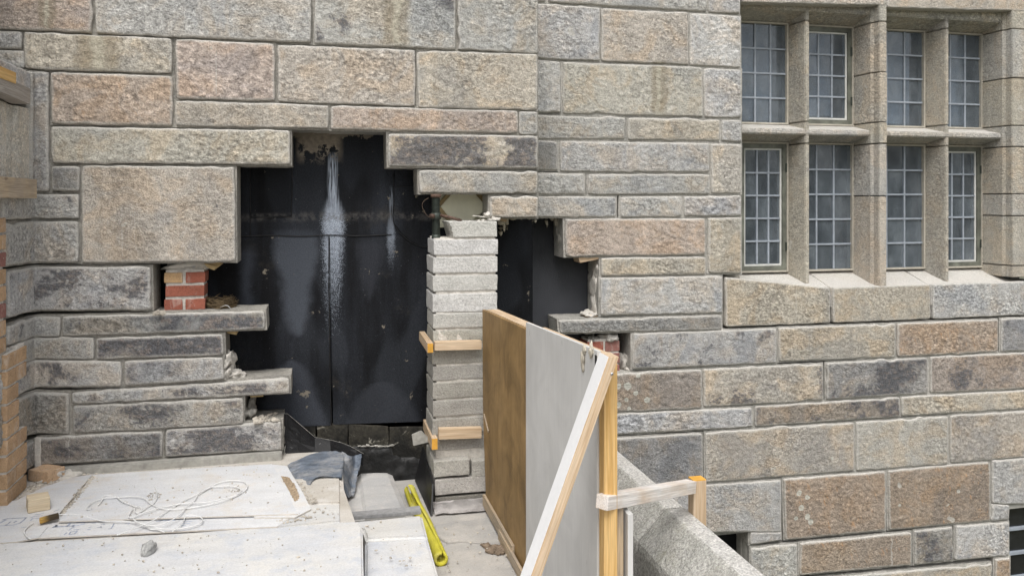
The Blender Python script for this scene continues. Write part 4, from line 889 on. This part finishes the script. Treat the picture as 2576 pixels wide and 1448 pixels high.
# ------------------------------------------------------------------ hoarding of plywood panels between pier and parapet
XB = .849
HP = thing('plywood_hoarding', (XB, 3.4, ZL), 'brown plywood hoarding panel on a timber frame against the pier', 'panel')
prism('panel', [(XB, 4.30, 3.405), (XB, 3.24, 3.452), (XB, 3.24, ZL + .01), (XB, 4.20, ZL + .02), (XB, 4.26, 2.72), (XB, 4.285, 2.9)], (.018, 0, 0), PLYB, HP, .0015)
beam('top_rail', (XB + .052, 4.28, 3.385), (XB + .052, 3.26, 3.43), .062, .045, PINE, HP); beam('frame_stud', (XB + .045, 4.24, ZL), (XB + .045, 4.24, 3.36), .05, .045, PINE, HP, up=(0, 1, 0))
beam('bottom_rail', (XB - .008, 4.22, ZL + .045), (XB - .008, 3.55, ZL + .05), .014, .06, OLDW, HP); beam('bottom_rail', (XB - .016, 3.80, ZL + .03), (XB - .016, 2.9, ZL + .035), .014, .05, OLDW, HP)
beam('patch_strip', (XB - .004, 4.235, 2.86), (XB - .004, 4.12, 2.80), .006, .012, OLDW, HP)
XG = .834
GP = thing('grey_panel', (XG, 2.9, ZL), 'pale grey cement panel standing in front of the brown plywood', 'panel')
prism('panel', [(XG, 3.289, CAMH - .513), (XG, 2.392, CAMH - .470), (XG, 2.392, ZL + .01), (XG, 3.289, ZL + .01)], (.0125, 0, 0), PLYG, GP, .001)
beam('top_rail', (XG + .038, 3.2, CAMH - .545), (XG + .038, 2.40, CAMH - .508), .044, .045, PINE, GP)
bm = bmesh.new(); hexa(bm, boxP(XG - .0012, XG - .0002, 2.394, 2.412, CAMH - .545, CAMH - .485), 0); bmobj('black_tape', bm, BLACKP, GP)
lump('foam_blob', PX(1487, 880, XG - .004), (.006, .012, .022), FOAM, GP, .8, 4); lump('foam_blob', PX(1466, 905, XG - .003), (.004, .014, .032), FOAM, GP, .8, 6); lump('foam_blob', PX(1470, 880, XG - .003), (.004, .012, .014), FOAM, GP, .8, 2)
PO = beam('timber_post', (.859, 2.362, ZL), (.859, 2.362, CAMH - .50), .043, .045, PINEO, None, up=(0, -1, 0)); tag(PO, 'orange pine post at the end of the grey panel', 'post')
PO2 = beam('timber_post', (.898, 2.40, ZL), (.898, 2.40, CAMH - .94), .032, .05, OLDW, None, up=(0, -1, 0)); tag(PO2, 'short brown timber post right of the orange one', 'post')
SG = box('sheet_offcut', .922, .940, 2.36, 2.42, ZL, CAMH - .97, PLYG, None, .002); tag(SG, 'narrow grey board edge beside the brown post', 'board')
# painted brace
fr = [PY(1531, 897, 2.27), PY(1557.5, 897, 2.27)]
dl = PY(1335, 1448, 2.27) - PY(1531, 897, 2.27); k = (CAMH - ZL - (CAMH - fr[0].z)) / -dl.z
fr += [fr[1] + dl * k, fr[0] + dl * k]
bk = [p + Vector((0, .078, 0)) for p in fr]
M_axis = (fr[3] - fr[0]).normalized(); L = (fr[3] - fr[0]).length
xv = M_axis; yv = Vector((0, 1, 0)); zv = xv.cross(yv); M = Matrix((xv, yv, zv)).transposed().to_4x4(); M.translation = (fr[0] + fr[2]) / 2; Mi = M.inverted()
bm = bmesh.new(); hexa(bm, [Mi @ p for p in fr + bk], .0015)
for f in bm.faces:
    if abs((M.to_3x3() @ f.normal).y) < .3 and (M.to_3x3() @ f.normal).x < -.5: f.material_index = 1
BR = bmobj('timber_brace', bm, PINE, None, False, [PINE, WHITEP]); BR.matrix_basis = M
BRT = tag(BR, 'leaning batten brace with one white painted face', 'brace')
for (u, v) in ((1536, 940), ):
    p = PY(u + 4, v, 2.268); o = tube('screw', [p, p + Vector((0, .004, 0))], .0045, SCREW, BRT, 10); o.matrix_parent_inverse = M.inverted()
    o = tube('screw_hole', [p + Vector((0, -.0006, 0)), p + Vector((0, .003, 0))], .0015, DARKIN, BRT, 8); o.matrix_parent_inverse = M.inverted()
# rail over the parapet with its end block
p0, p1 = PY(1514, 1262, 2.325), PY(1738, 1222, 2.68)
RL = thing('timber_rail', p0, 'whitewashed timber rail reaching over the stone parapet', 'rail')
beam('rail', p0, p1, .042, .042, WASHW, RL)
xe = PY(1757, 1230, 2.69)
beam('end_block', Vector((xe.x, 2.70, xe.z + .035)), Vector((xe.x, 2.70, xe.z - .35)), .05, .045, PINE, RL, up=(0, -1, 0))

bm = bmesh.new(); hexa(bm, boxP(xe.x - .0245, xe.x + .0245, 2.70 - .022, 2.70 + .022, xe.z + .0345, xe.z + .0375), 0); bmobj('end_grain', bm, ORG, RL)

# ------------------------------------------------------------------ parapet
PW = thing('parapet_wall', (1.2, 3, ZL), 'granite parapet with a chamfered coping running from the wall', 'wall')
zt = CAMH - 1.125
def coping(y0, y1, seed):
    prof = [(1.118, zt - .42), (1.112, zt - .13), (1.116, zt - .110), (1.165, zt - .058), (1.2195, zt - .004), (1.226, zt), (1.262, zt + .001), (1.292, zt), (1.30, zt - .008), (1.302, zt - .15), (1.30, zt - .42)]
    pr = []
    for a, b in zip(prof[:-1], prof[1:]):
        n = max(1, int(math.hypot(b[0]-a[0], b[1]-a[1]) / .014))
        pr += [(a[0] + (b[0]-a[0]) * i / n, a[1] + (b[1]-a[1]) * i / n) for i in range(n)]
    pr.append(prof[-1]); N = max(4, int((y1 - y0) / .016)); V, E, Fc = [], [], []
    for j in range(N + 1):
        y = y0 + (y1 - y0) * j / N; e = min(y - y0, y1 - y)
        for x, z in pr:
            p = Vector((x, y, z)); d = .0022 * noise.noise(p * 14 + Vector((seed, 0, 0))) + .0016 * noise.noise(p * 60) - (.006 if e < .006 else 0)
            V.append((x - d * .7, y, z + d)); E.append(.05 if e > .01 else .0)
    n = len(pr)
    for j in range(N):
        for i in range(n - 1): Fc.append((j*n+i, j*n+i+1, (j+1)*n+i+1, (j+1)*n+i))
    Fc += [tuple(range(n))[::-1], tuple(N*n + i for i in range(n))]
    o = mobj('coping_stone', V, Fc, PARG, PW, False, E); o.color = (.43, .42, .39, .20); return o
def mat_parapet():
    m = NT('parapet_granite'); P = m.rpos(); g = m.noise(P, 115, 3, .75); md = m.noise(P, 30, 4, .65); b = m.noise(P, 4, 5, .6, .5)
    c = m.mix(m.rng(b, .40, .62, 0, .6), (.56, .545, .515), (.47, .45, .41)); c = m.mul(c, m.rng(g, .32, .68, .55, 1.35)); c = m.mul(c, m.rng(md, .3, .7, .82, 1.15))
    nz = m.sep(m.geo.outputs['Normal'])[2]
    chamfer_shade = m.rng(m.sep(m.geo.outputs['True Normal'])[0], -.25, -.6, 0, .55); c = m.mix(m.math('MULTIPLY', chamfer_shade, m.rng(m.noise(P, 9, 6, .72), .34, .58, .35, 1)), c, m.mul((.27, .27, .235), m.rng(g, .3, .7, .55, 1.5))); lich = m.noise(P, 11, 5, .7); c = m.mix(m.rng(lich, .58, .70, 0, .5), c, (.30, .29, .22)); c = m.mix(m.rng(m.noise(P, 7, 5, .7), .62, .68, 0, .4), c, (.20, .20, .195))  # shade put into the colour of the left-facing chamfer, mixed with moss growth
    m.bump(m.math('ADD', g, md), .8, .008); return m.fin(c, .92, .2)
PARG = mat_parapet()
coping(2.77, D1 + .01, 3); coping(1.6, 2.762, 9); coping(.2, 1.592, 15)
box('parapet_body', 1.13, 1.295, .2, D1, .0, zt - .42, MORTAR, PW, 0); box('roof_edge', .155, 1.12, .2, 4.7, 0, 2.1, MORTAR, PW, 0)
bw = box('substructure', -3, .14, -2.4, 4.7, 0, 2.199, MORTAR, None, 0); bw['kind'] = 'structure'; bw.name = 'platform_base_wall'

# ------------------------------------------------------------------ platform: underlay, boards, slabs, flashing
def xy(P, z): return [tuple(PZ(u, v, z)[:2]) for u, v in P]
UN = sheet('underlay_sheet', xy([(-80, 1374), (0, 1364), (200, 1353), (500, 1336), (700, 1324), (858, 1312), (905, 1311), (912, 1330), (915, 1448), (925, 1700), (-300, 1700)], ZP + .022), ZP + .001, ZP + .022, UNDERL, warp=.004, res=.09, seed=4, round_=.008)
tag(UN, 'white dusty underlay sheet covering the front of the platform', 'sheet')
def board(P, z, label, warp=.004, seed=1, t=.0055):
    o = sheet('fibre_board', xy(P, z), z - t, z, BOARDM, warp=warp, res=.07, seed=seed, mats=[BOARDM, BOARDE]); return tag(o, label, 'board', 'white boards on the platform')
board([(140, 1296), (742, 1280), (735, 1297), (697, 1323), (97, 1352), (118, 1328)], ZP + .0125, 'lower front white board with faded blue-grey print', .0, 5)
bB = board([(233, 1192), (146, 1294), (97, 1351), (40, 1361), (-70, 1369), (-70, 1262), (40, 1258), (110, 1224), (180, 1200)], ZP + .012, 'left white board with a printed emblem under the wood block', 0, 2)
board([(600, 1176), (688, 1167), (722, 1171), (760, 1235), (783, 1279), (742, 1300), (640, 1300)], ZP + .0185, 'narrow white board under the right edge of the big one', 0, 8)
board([(233, 1193), (420, 1181), (685, 1166), (705, 1205), (750, 1291), (520, 1298), (147, 1310)], ZP + .0245, 'largest white board with the loose cable on it', .0, 3)
# faded print on the boards: strokes traced flat on the surface
PRINT = mat_plain('faded_print', (.36, .395, .475), .9, .1, .35, 60, 0)
def strokes(L, z, name, parent, fx):
    V, Fc = [], []
    for P, w in L:
        P = [PZ(*fx(x, y), z) for x, y in P]
        for a, b in zip(P[:-1], P[1:]):
            t = (b - a); n = Vector((-t.y, t.x, 0)).normalized() * w; t = t.normalized() * w * .5; k = len(V)
            V += [a - t - n, a - t + n, b + t + n, b + t - n]; Fc.append((k, k+1, k+2, k+3))
    o = mobj(name, V, Fc, PRINT, None); o.parent = parent; o['kind'] = 'stuff'; return o
def fxa(x, y): return (x / 9.908 * .8944, (1430 + y / 9.908) * .8944)
strokes([([(80, 300), (200, 270), (730, 240), (660, 310), (560, 390), (400, 440), (0, 470)], .0035), ([(150, 310), (0, 390)], .004), ([(100, 300), (170, 305)], .003), ([(300, 350), (200, 430), (150, 445)], .003), ([(460, 335), (390, 375)], .004),
         ([(860, 245), (960, 200), (1180, 185)], .003), ([(850, 325), (900, 270), (1100, 250)], .003), ([(990, 150), (1100, 150), (1220, 110)], .003), ([(590, 520), (730, 500)], .003), ([(1510, 60), (1640, 20)], .003)], ZP + .0125, 'printed_mark', bB, fxa)
strokes([([(1480, 510), (1580, 450), (1560, 495), (1880, 480), (1950, 400)], .005), ([(2130, 380), (2370, 380)], .004), ([(1940, 480), (2050, 470), (2360, 415)], .004), ([(2060, 440), (2030, 500)], .004), ([(1930, 590), (1990, 530), (2090, 510)], .003), ([(2060, 575), (2200, 570)], .003), ([(1930, 700), (1970, 640), (2150, 610), (2080, 690), (1930, 710)], .003), ([(1790, 715), (1860, 660)], .003), ([(2420, 580), (2530, 575)], .002), ([(2330, 660), (2390, 660)], .002)], ZP + .0130, 'printed_mark', bpy.data.objects['fibre_board'], fxa)
def fxb(x, y): return ((140 + x / 5.8545) * .8944, (1440 + y / 5.8545) * .8944)
strokes([([(690, 172), (760, 170)], .002), ([(850, 190), (900, 185), (890, 200)], .002), ([(780, 245), (850, 245), (840, 225)], .002), ([(970, 268), (1010, 265), (1060, 180)], .0025), ([(640, 245), (690, 235)], .002), ([(620, 280), (670, 275)], .002), ([(1240, 180), (1310, 165)], .003), ([(1290, 195), (1310, 175)], .002), ([(1760, 145), (1850, 130), (2060, 130)], .003), ([(2180, 150), (2340, 140)], .003), ([(2190, 180), (2310, 180)], .003), ([(2160, 215), (2230, 212)], .003)], ZP + .0132, 'printed_mark', bpy.data.objects['fibre_board'], fxb)
for o in bpy.data.objects:
    if o.name.startswith('printed_mark'): o.matrix_parent_inverse = Matrix.Identity(4)
# stepped slabs and screed right of the boards
def slab(name, P, z, mat, label, h=.1, rnd=.012, warp=.003):
    o = sheet(name, xy(P, z), z - h, z, mat, warp=warp, res=.06, seed=z * 10, round_=rnd); return tag(o, label, 'slab', 'stepped slabs by the gutter')
slab('roof_slab', [(700, 1204), (784, 1200), (859, 1198), (860, 1262), (785, 1264), (700, 1268)], ZP + .012, DUSTF, 'dusty beige slab below the blue lead sheet', .05)
slab('roof_slab', [(690, 1266), (785, 1266), (860, 1263.5), (861, 1309), (800, 1316), (690, 1326)], ZP + .010, PALES, 'pale bluish slab between the boards and the gutter', .05)
slab('roof_slab', [(864, 1311), (1062, 1294), (1076, 1349), (920, 1354), (912, 1330)], 2.575, PALES, 'dusty step slab in front of the grey felt strip', .2)
slab('roof_slab', [(918, 1356), (1076, 1351), (1104, 1448), (1190, 1750), (925, 1750), (917, 1448)], 2.560, UNDERL, 'whitish lower step slab beside the yellow tube', .19)
# grey lead-covered gutter piece
gz = 2.50
V, Fc = [], []; n = 20
prof = [(.118, gz + .0), (.20, gz - .002), (.215, gz + .012), (.30, gz + .008), (.355, gz + .004), (.385, gz - .012), (.40, gz - .05), (.405, ZL - .01)]
for j in range(n + 1):
    y = 3.87 + .62 * j / n
    for x, z in prof:
        V.append((x + (.03 * (1 - j / n) if x > .25 else 0), y, z + .004 * noise.noise(Vector((x * 14, y * 14, 3)))))
m_ = len(prof); Fc = [(j*m_+i, j*m_+i+1, (j+1)*m_+i+1, (j+1)*m_+i) for j in range(n) for i in range(m_ - 1)]
k = len(V); V += [(.118, 3.87, ZL - .01), (.118, 4.49, ZL - .01)]
Fc += [tuple(range(m_))[::-1] + (k,), tuple(n*m_ + i for i in range(m_)) + (k + 1,)]
GS = mobj('gutter_slab', V, Fc, SLABG, None, False); tag(GS, 'grey lead dressed gutter slab beside the yellow tube', 'slab')
FS = prism('felt_strip', [PZ(866, 1309, 2.55), PZ(1060, 1293, 2.55), PZ(1056, 1279, 2.55), PZ(871, 1296, 2.55)], (0, 0, .016), FELTG, None, .002); tag(FS, 'grey felt strip lying across the end of the gutter', 'strip')
# lead sheet with its black upstand
LS = thing('lead_flashing', (-.05, 4.4, ZP), 'crumpled blue-grey lead sheet with a black plastic upstand behind it', 'flashing')
def gridmesh(name, rows, mat, parent, amp=.0045, sub=9, seed=1):
    rows = [catmull(r, sub) for r in rows]; cols = list(zip(*rows)); cols = [catmull(c, sub) for c in cols]; V = []; n = len(cols[0]); m = len(cols)
    for c in cols: V += [p + amp * noise.noise_vector(p * 16 + Vector((seed, 0, 0))) + amp * .55 * noise.noise_vector(p * 48) for p in c]
    V2 = [v + Vector((0, .003, .003)) for v in V]; N = len(V)
    Fc = [(i*n+j, i*n+j+1, (i+1)*n+j+1, (i+1)*n+j) for i in range(m - 1) for j in range(n - 1)]
    return mobj(name, V + V2, Fc + [tuple(N + x for x in f)[::-1] for f in Fc], mat, parent, True)
zl = ZP + .019
gridmesh('lead_sheet', [[PZ(723, 1171, zl - .02), PZ(755, 1155, zl), PZ(800, 1139, zl), PZ(857, 1133, zl)], [PZ(735, 1195, zl - .02), PZ(770, 1180, zl), PZ(810, 1168, zl), PZ(863, 1160, zl - .004)], [PZ(751, 1212, zl - .02), PZ(778, 1221, zl - .01), PZ(800, 1201, zl), PZ(861, 1201, zl - .004)]], LEAD, LS)
gridmesh('folded_edge', [[PZ(857, 1133, zl), PZ(878, 1146, 2.64), PZ(894, 1146, 2.62), PZ(908, 1142, 2.63)], [PZ(863, 1160, zl - .004), PZ(874, 1178, 2.60), PZ(890, 1182, 2.56), PZ(904, 1178, 2.57)], [PZ(861, 1201, zl - .004), PZ(866, 1222, 2.58), PZ(884, 1216, 2.54), PZ(898, 1203, 2.54)], [PZ(866, 1232, 2.575), PZ(875, 1249, 2.53), PZ(884, 1246, 2.52), PZ(893, 1243, 2.52)]], LEAD, LS, .006, 9, 4)
yu = 4.62
T = [PY(690, 1040, yu + .02), PY(723, 1040, yu + .02), PY(757, 1069, yu - .03), PY(792, 1099, yu), PY(831, 1106, yu - .03), PY(856, 1112, yu - .05), PY(880, 1121, yu - .09), PY(900, 1132, yu - .13), PY(915, 1141, yu - .18)]
B = [PZ(690, 1140, ZP), PZ(723, 1140, ZP), PZ(757, 1138, ZP), PZ(792, 1137, ZP), PZ(831, 1137, ZP), PZ(856, 1140, ZP + .02), PZ(876, 1150, 2.62), PZ(894, 1158, 2.59), PZ(913, 1172, 2.57)]
V = []
for t_, b_ in zip(T, B):
    for f in (0, .33, .66, 1): V.append(t_.lerp(b_, f) + Vector((.004 * noise.noise(t_ * 9 + Vector((f * 5, 0, 0))), .006 * noise.noise(b_ * 11 + Vector((f * 4, 2, 0))), 0)))
N = len(V); Fc = [(i*4+j, i*4+j+1, (i+1)*4+j+1, (i+1)*4+j) for i in range(len(T) - 1) for j in range(3)]
mobj('black_upstand', V + [v + Vector((0, .003, 0)) for v in V], Fc + [tuple(N + x for x in f)[::-1] for f in Fc] + [(i*4, (i+1)*4, N + (i+1)*4, N + i*4) for i in range(len(T) - 1)], BLACKS, LS)
tube('upstand_edge', [t_ + Vector((0, -.001, .001)) for t_ in T], .0009, CEM, LS, 5)
# lower roof: felt sheets and a hole of gravel
FT = sheet('roofing_felt', xy([(1094, 1318), (1228, 1300), (1262, 1364), (1238, 1371), (1205, 1362), (1160, 1358), (1125, 1362), (1096, 1345)], ZL + .010), ZL + .001, ZL + .010, SCREED, warp=.004, res=.05, round_=.003); tag(FT, 'grey roofing felt sheet below the pier, with a wavy front edge', 'felt')
bm = bmesh.new()
def scatter(bm, poly, z, n, s0, s1, seed, flat=.7, sub=1):
    rnd = random.Random(seed); us = [p[0] for p in poly]; vs2 = [p[1] for p in poly]
    def inside(x, y):
        r = False; j = len(poly) - 1
        for i in range(len(poly)):
            (xi, yi), (xj, yj) = poly[i], poly[j]
            if (yi > y) != (yj > y) and x < (xj - xi) * (y - yi) / (yj - yi) + xi: r = not r
            j = i
        return r
    k = 0
    while k < n:
        u, v = rnd.uniform(min(us), max(us)), rnd.uniform(min(vs2), max(vs2))
        if not inside(u, v): continue
        s = s0 + (s1 - s0) * rnd.random() ** 3; p = PZ(u, v, z)
        lump_geo(bm, p + Vector((0, 0, s * .4)), (s * rnd.uniform(.8, 1.4), s * rnd.uniform(.8, 1.4), s * flat), .8, rnd.random() * 50, sub); k += 1
scatter(bm, [(1210, 1368), (1240, 1374), (1262, 1370), (1276, 1390), (1250, 1394), (1225, 1390)], ZL + .004, 170, .004, .014, 3)
gv = bmobj('gravel', bm, GRAVELM); tag(gv, 'brown gravel showing in a hole of the felt', 'gravel', None, 'stuff')
bm = bmesh.new()
scatter(bm, [(60, 1225), (130, 1195), (230, 1185), (228, 1193), (130, 1232), (70, 1265), (20, 1290)], ZP, 420, .002, .009, 11); scatter(bm, [(140, 1198), (700, 1165), (716, 1172), (235, 1196)], ZP, 220, .002, .008, 12)
scatter(bm, [(640, 1050), (690, 1040), (700, 1058), (640, 1066)], PY(660, 1062, D0).z, 60, .006, .022, 13); scatter(bm, [(200, 1228), (232, 1196), (240, 1200), (165, 1290), (150, 1293)], ZP + .0245, 200, .002, .006, 14)
scatter(bm, [(722, 1200), (760, 1215), (800, 1262), (770, 1270)], ZP + .012, 160, .002, .006, 15); scatter(bm, [(690, 1310), (760, 1290), (790, 1300), (720, 1318)], ZP + .012, 60, .002, .007, 16)
scatter(bm, [(760, 1200), (860, 1199), (860, 1300), (760, 1310)], ZP + .012, 40, .002, .007, 17); scatter(bm, [(880, 1310), (1050, 1300), (1080, 1420), (930, 1440)], 2.575, 40, .002, .006, 18)
scatter(bm, [(0, 1360), (900, 1320), (900, 1440), (0, 1440)], ZP + .024, 170, .001, .005, 19); scatter(bm, [(233, 1197), (685, 1170), (745, 1288), (160, 1306)], ZP + .025, 150, .001, .005, 41); scatter(bm, [(370, 1240), (400, 1238), (405, 1256), (372, 1258)], ZP + .025, 60, .001, .004, 42); scatter(bm, [(560, 1218), (600, 1216), (604, 1236), (570, 1238)], ZP + .025, 50, .001, .004, 43); scatter(bm, [(1100, 1310), (1220, 1300), (1300, 1440), (1120, 1440)], ZL + .01, 60, .002, .006, 20)
scatter(bm, [(390, 786), (413, 782), (413, 792), (385, 795)], PY(400, 785, D0).z - .004, 40, .004, .014, 21)
rb = bmobj('rubble', bm, RUBM); tag(rb, 'mortar crumbs and grit scattered over the platform and ledges', 'rubble', None, 'stuff')
# sandy spill on the narrow board
bm = bmesh.new(); P = [PZ(u, v, ZP + .0195) for u, v in ((706, 1196), (728, 1200), (748, 1232), (752, 1252), (742, 1260), (735, 1248))]
bm.faces.new([bm.verts.new(p) for p in P]); scatter(bm, [(706, 1196), (728, 1200), (750, 1234), (754, 1254), (742, 1262), (735, 1248)], ZP + .019, 330, .0015, .005, 31)
sa = bmobj('sand', bm, mat_plain('sand', (.42, .33, .23), .95, .1, .3, 90)); tag(sa, 'spill of brown sand on the narrow board edge', 'sand', None, 'stuff')

# ------------------------------------------------------------------ loose things on the platform
def G(x, y): return (x / 2.998, 965.9 + y * .3336)
def gpath(L, z, lift=0.): return catmull([PZ(*G(x, y), z + .004 + lift * (k % 3)) for k, (x, y) in enumerate(L)], 5)
V, Fc = [], []; zb1 = ZP + .0250
for L, z, r in (
 ([(440,980),(540,978),(620,985),(700,1012),(780,1030),(900,1030),(1010,1040),(1100,1070),(1220,1088),(1330,1090),(1430,1075),(1510,1045),(1530,1020),(1500,995),(1440,985),(1400,990),(1390,1015),(1360,1060),(1300,1110)], zb1 - .006, .0024),
 ([(690,935),(660,940),(658,920),(690,895),(740,870),(800,855),(900,850),(1000,845),(1080,855),(1130,895),(1180,920),(1260,940),(1400,935),(1550,910),(1700,870),(1800,830),(1855,790),(1865,760),(1840,735),(1790,725),(1720,725),(1640,745),(1560,790),(1500,820),(1400,870),(1250,960),(1180,1010),(1100,1050),(980,1100),(880,1135)], zb1 + .003, .0024),
 ([(740,910),(765,880),(790,842),(840,842),(880,850),(920,880),(980,905),(1020,920),(1060,925),(1065,950),(1040,970),(1015,955),(1020,930)], zb1 + .002, .0026),
 ([(1165,770),(1180,800),(1182,850),(1165,890),(1130,915),(1060,960)], zb1, .0024),
 ([(1010,1000),(1060,975),(1150,945),(1250,920),(1400,895),(1550,890),(1650,870),(1750,845),(1815,810),(1800,780),(1740,765),(1650,768),(1580,775),(1530,800),(1490,830),(1460,880),(1400,930),(1350,985),(1280,1030),(1200,1060),(1120,1062),(1050,1045),(1010,1020),(1005,1008)], zb1 + .005, .0024),
 ([(1090,1060),(1130,1090),(1190,1095),(1240,1115)], zb1 - .010, .0024), ([(1010,1000),(975,1000),(970,985),(1000,940)], zb1 + .003, .0024),
 ([(250,1045),(210,1070),(185,1100),(185,1125),(205,1150),(230,1165)], zb1 - .011, .0024)):
    tube_geo(V, Fc, gpath(L, z, .0015), r, 6)
cb = mobj('cable', V, Fc, CABLE, None, True); tag(cb, 'loose white cable in tangled loops on the boards', 'cable')
def obox(name, a, b, depth, h, mat, label, cat, bev=.002, z=None):
    a, b = Vector(a), Vector(b); d = (b - a); n = Vector((-d.y, d.x, 0)).normalized(); c = (a + b) / 2 + n * depth / 2 + Vector((0, 0, h / 2))
    x = d.normalized(); M = Matrix((x, n, Vector((0, 0, 1)))).transposed().to_4x4(); M.translation = c
    bm = bmesh.new(); hexa(bm, boxP(-d.length/2, d.length/2, -depth/2, depth/2, -h/2, h/2), bev, .0015, 2); o = bmobj(name, bm, mat); o.matrix_basis = M; return tag(o, label, cat)
zb2 = ZP + .0125
obox('wood_block', PZ(70, 1292, zb2), PZ(127, 1281, zb2), .085, .058, BLOCKW, 'pale sawn wood offcut block on the left board', 'wood block', .005)
stk = obox('charred_stick', PZ(100, 1320, zb2 + .004), PZ(148, 1302, zb2 + .020), .035, .018, STICKW, 'burnt yellow stick with a black end by the cable', 'stick', .003)
bk = obox('loose_brick', PZ(70, 1209, ZP), PZ(121, 1216, ZP), .10, .055, BRICK, 'half tan brick lying on the floor by the wall foot', 'brick', .004); setcol(bk, (.52, .36, .23))
hp = lump('mortar_heap', PZ(150, 1197, ZP), (.09, .08, .035), LIME, None, .7, 12); tag(hp, 'small heap of pale mortar against the half brick', 'mortar heap')
hp = lump('mortar_heap', PZ(105, 1180, ZP), (.12, .06, .05), LIME, None, .6, 14); tag(hp, 'flat heap of mortar behind the half brick at the wall', 'mortar heap')
p = PZ(371, 1395, ZP + .022); bm = bmesh.new(); lump_geo(bm, (0, 0, 0), (.024, .040, .026), .28, 8, 3)
rk = bmobj('loose_stone', bm, ROCKM, None, False); rk.location = p + Vector((0, .02, .016)); rk.rotation_euler = (.2, .1, -.3); tag(rk, 'single grey stone lying on the white underlay', 'stone')
# split yellow pipe insulation
P = catmull([PZ(1031, 1232, ZL + .032), PZ(1046, 1271, ZL + .032), PZ(1066, 1306, ZL + .032), PZ(1088, 1356, ZL + .032), PZ(1110, 1406, ZL + .032)], 6)
V, Fc = [], []; sides = 18; R0, R1 = .031, .019; n = len(P)
for i, p in enumerate(P):
    t = (P[min(i+1, n-1)] - P[max(i-1, 0)]).normalized(); a = t.cross(Vector((0, 0, 1))).normalized(); b = a.cross(t)
    f = i / (n - 1); gap = .13 + .30 * math.exp(-((f - .25) / .13) ** 2) + .12 * max(0, f - .85) / .15 + .03 * noise.noise(Vector((i * .9, 0, 0)))
    c0 = math.radians(78 + 50 * (f - .3))
    for rr in (R0, R1):
        for k in range(sides + 1):
            g = c0 + gap + (2 * math.pi - 2 * gap) * k / sides; V.append(p + rr * (math.cos(g) * a + math.sin(g) * b))
w = 2 * (sides + 1)
for i in range(n - 1):
    for k in range(sides):
        q0, q1 = i * w + k, (i + 1) * w + k; Fc += [(q0, q0 + 1, q1 + 1, q1), (q0 + sides + 1, q1 + sides + 1, q1 + sides + 2, q0 + sides + 2)]
    for k in (0, sides): Fc.append((i*w + k, (i+1)*w + k, (i+1)*w + sides + 1 + k, i*w + sides + 1 + k))
for i in (0, n - 1):
    for k in range(sides): Fc.append((i*w + k, i*w + k + 1, i*w + sides + 2 + k, i*w + sides + 1 + k))
yt = mobj('pipe_insulation', V, Fc, PIPEY, None, True); tag(yt, 'split yellow foam pipe tube lying on the lower roof', 'tube')

# ------------------------------------------------------------------ woodland opposite the wall, seen only as reflections in the panes
rnd = random.Random(5); V, Fc = [], []
for k in range(15):
    cx, cy = -14 + k * 4.2 + rnd.uniform(-1.5, 1.5), -30 + rnd.uniform(-5, 4); H = rnd.uniform(5.0, 8.5)
    tube_geo(V, Fc, [(cx, cy, 0), (cx + .1, cy, H * .4), (cx, cy, H * .75)], [.22, .16, .06], 6)
    for j in range(420):
        a, e, r = rnd.uniform(0, 6.28), rnd.uniform(-1, 1), rnd.random() ** .4
        p = Vector((cx + math.cos(a) * r * 2.4 * math.sqrt(1 - e * e * .8), cy + math.sin(a) * r * 2.2, H * .58 + e * r * H * .42)); q = .28
        n1 = Vector((rnd.gauss(0, 1), rnd.gauss(0, 1), rnd.gauss(0, 1))).normalized(); n2 = n1.cross(Vector((0, 0, 1)) + Vector((.1, 0, 0))).normalized(); b0 = len(V)
        V += [p - n1 * q, p + n2 * q * .6, p + n1 * q, p - n2 * q * .6]; Fc.append((b0, b0+1, b0+2, b0+3))
tl = mobj('treeline', V, Fc, mat_plain('leaves', (.055, .075, .035), .8, .2, .4, 2)); tag(tl, 'leafy woodland opposite the wall, mirrored in the panes', 'trees', None, 'stuff')
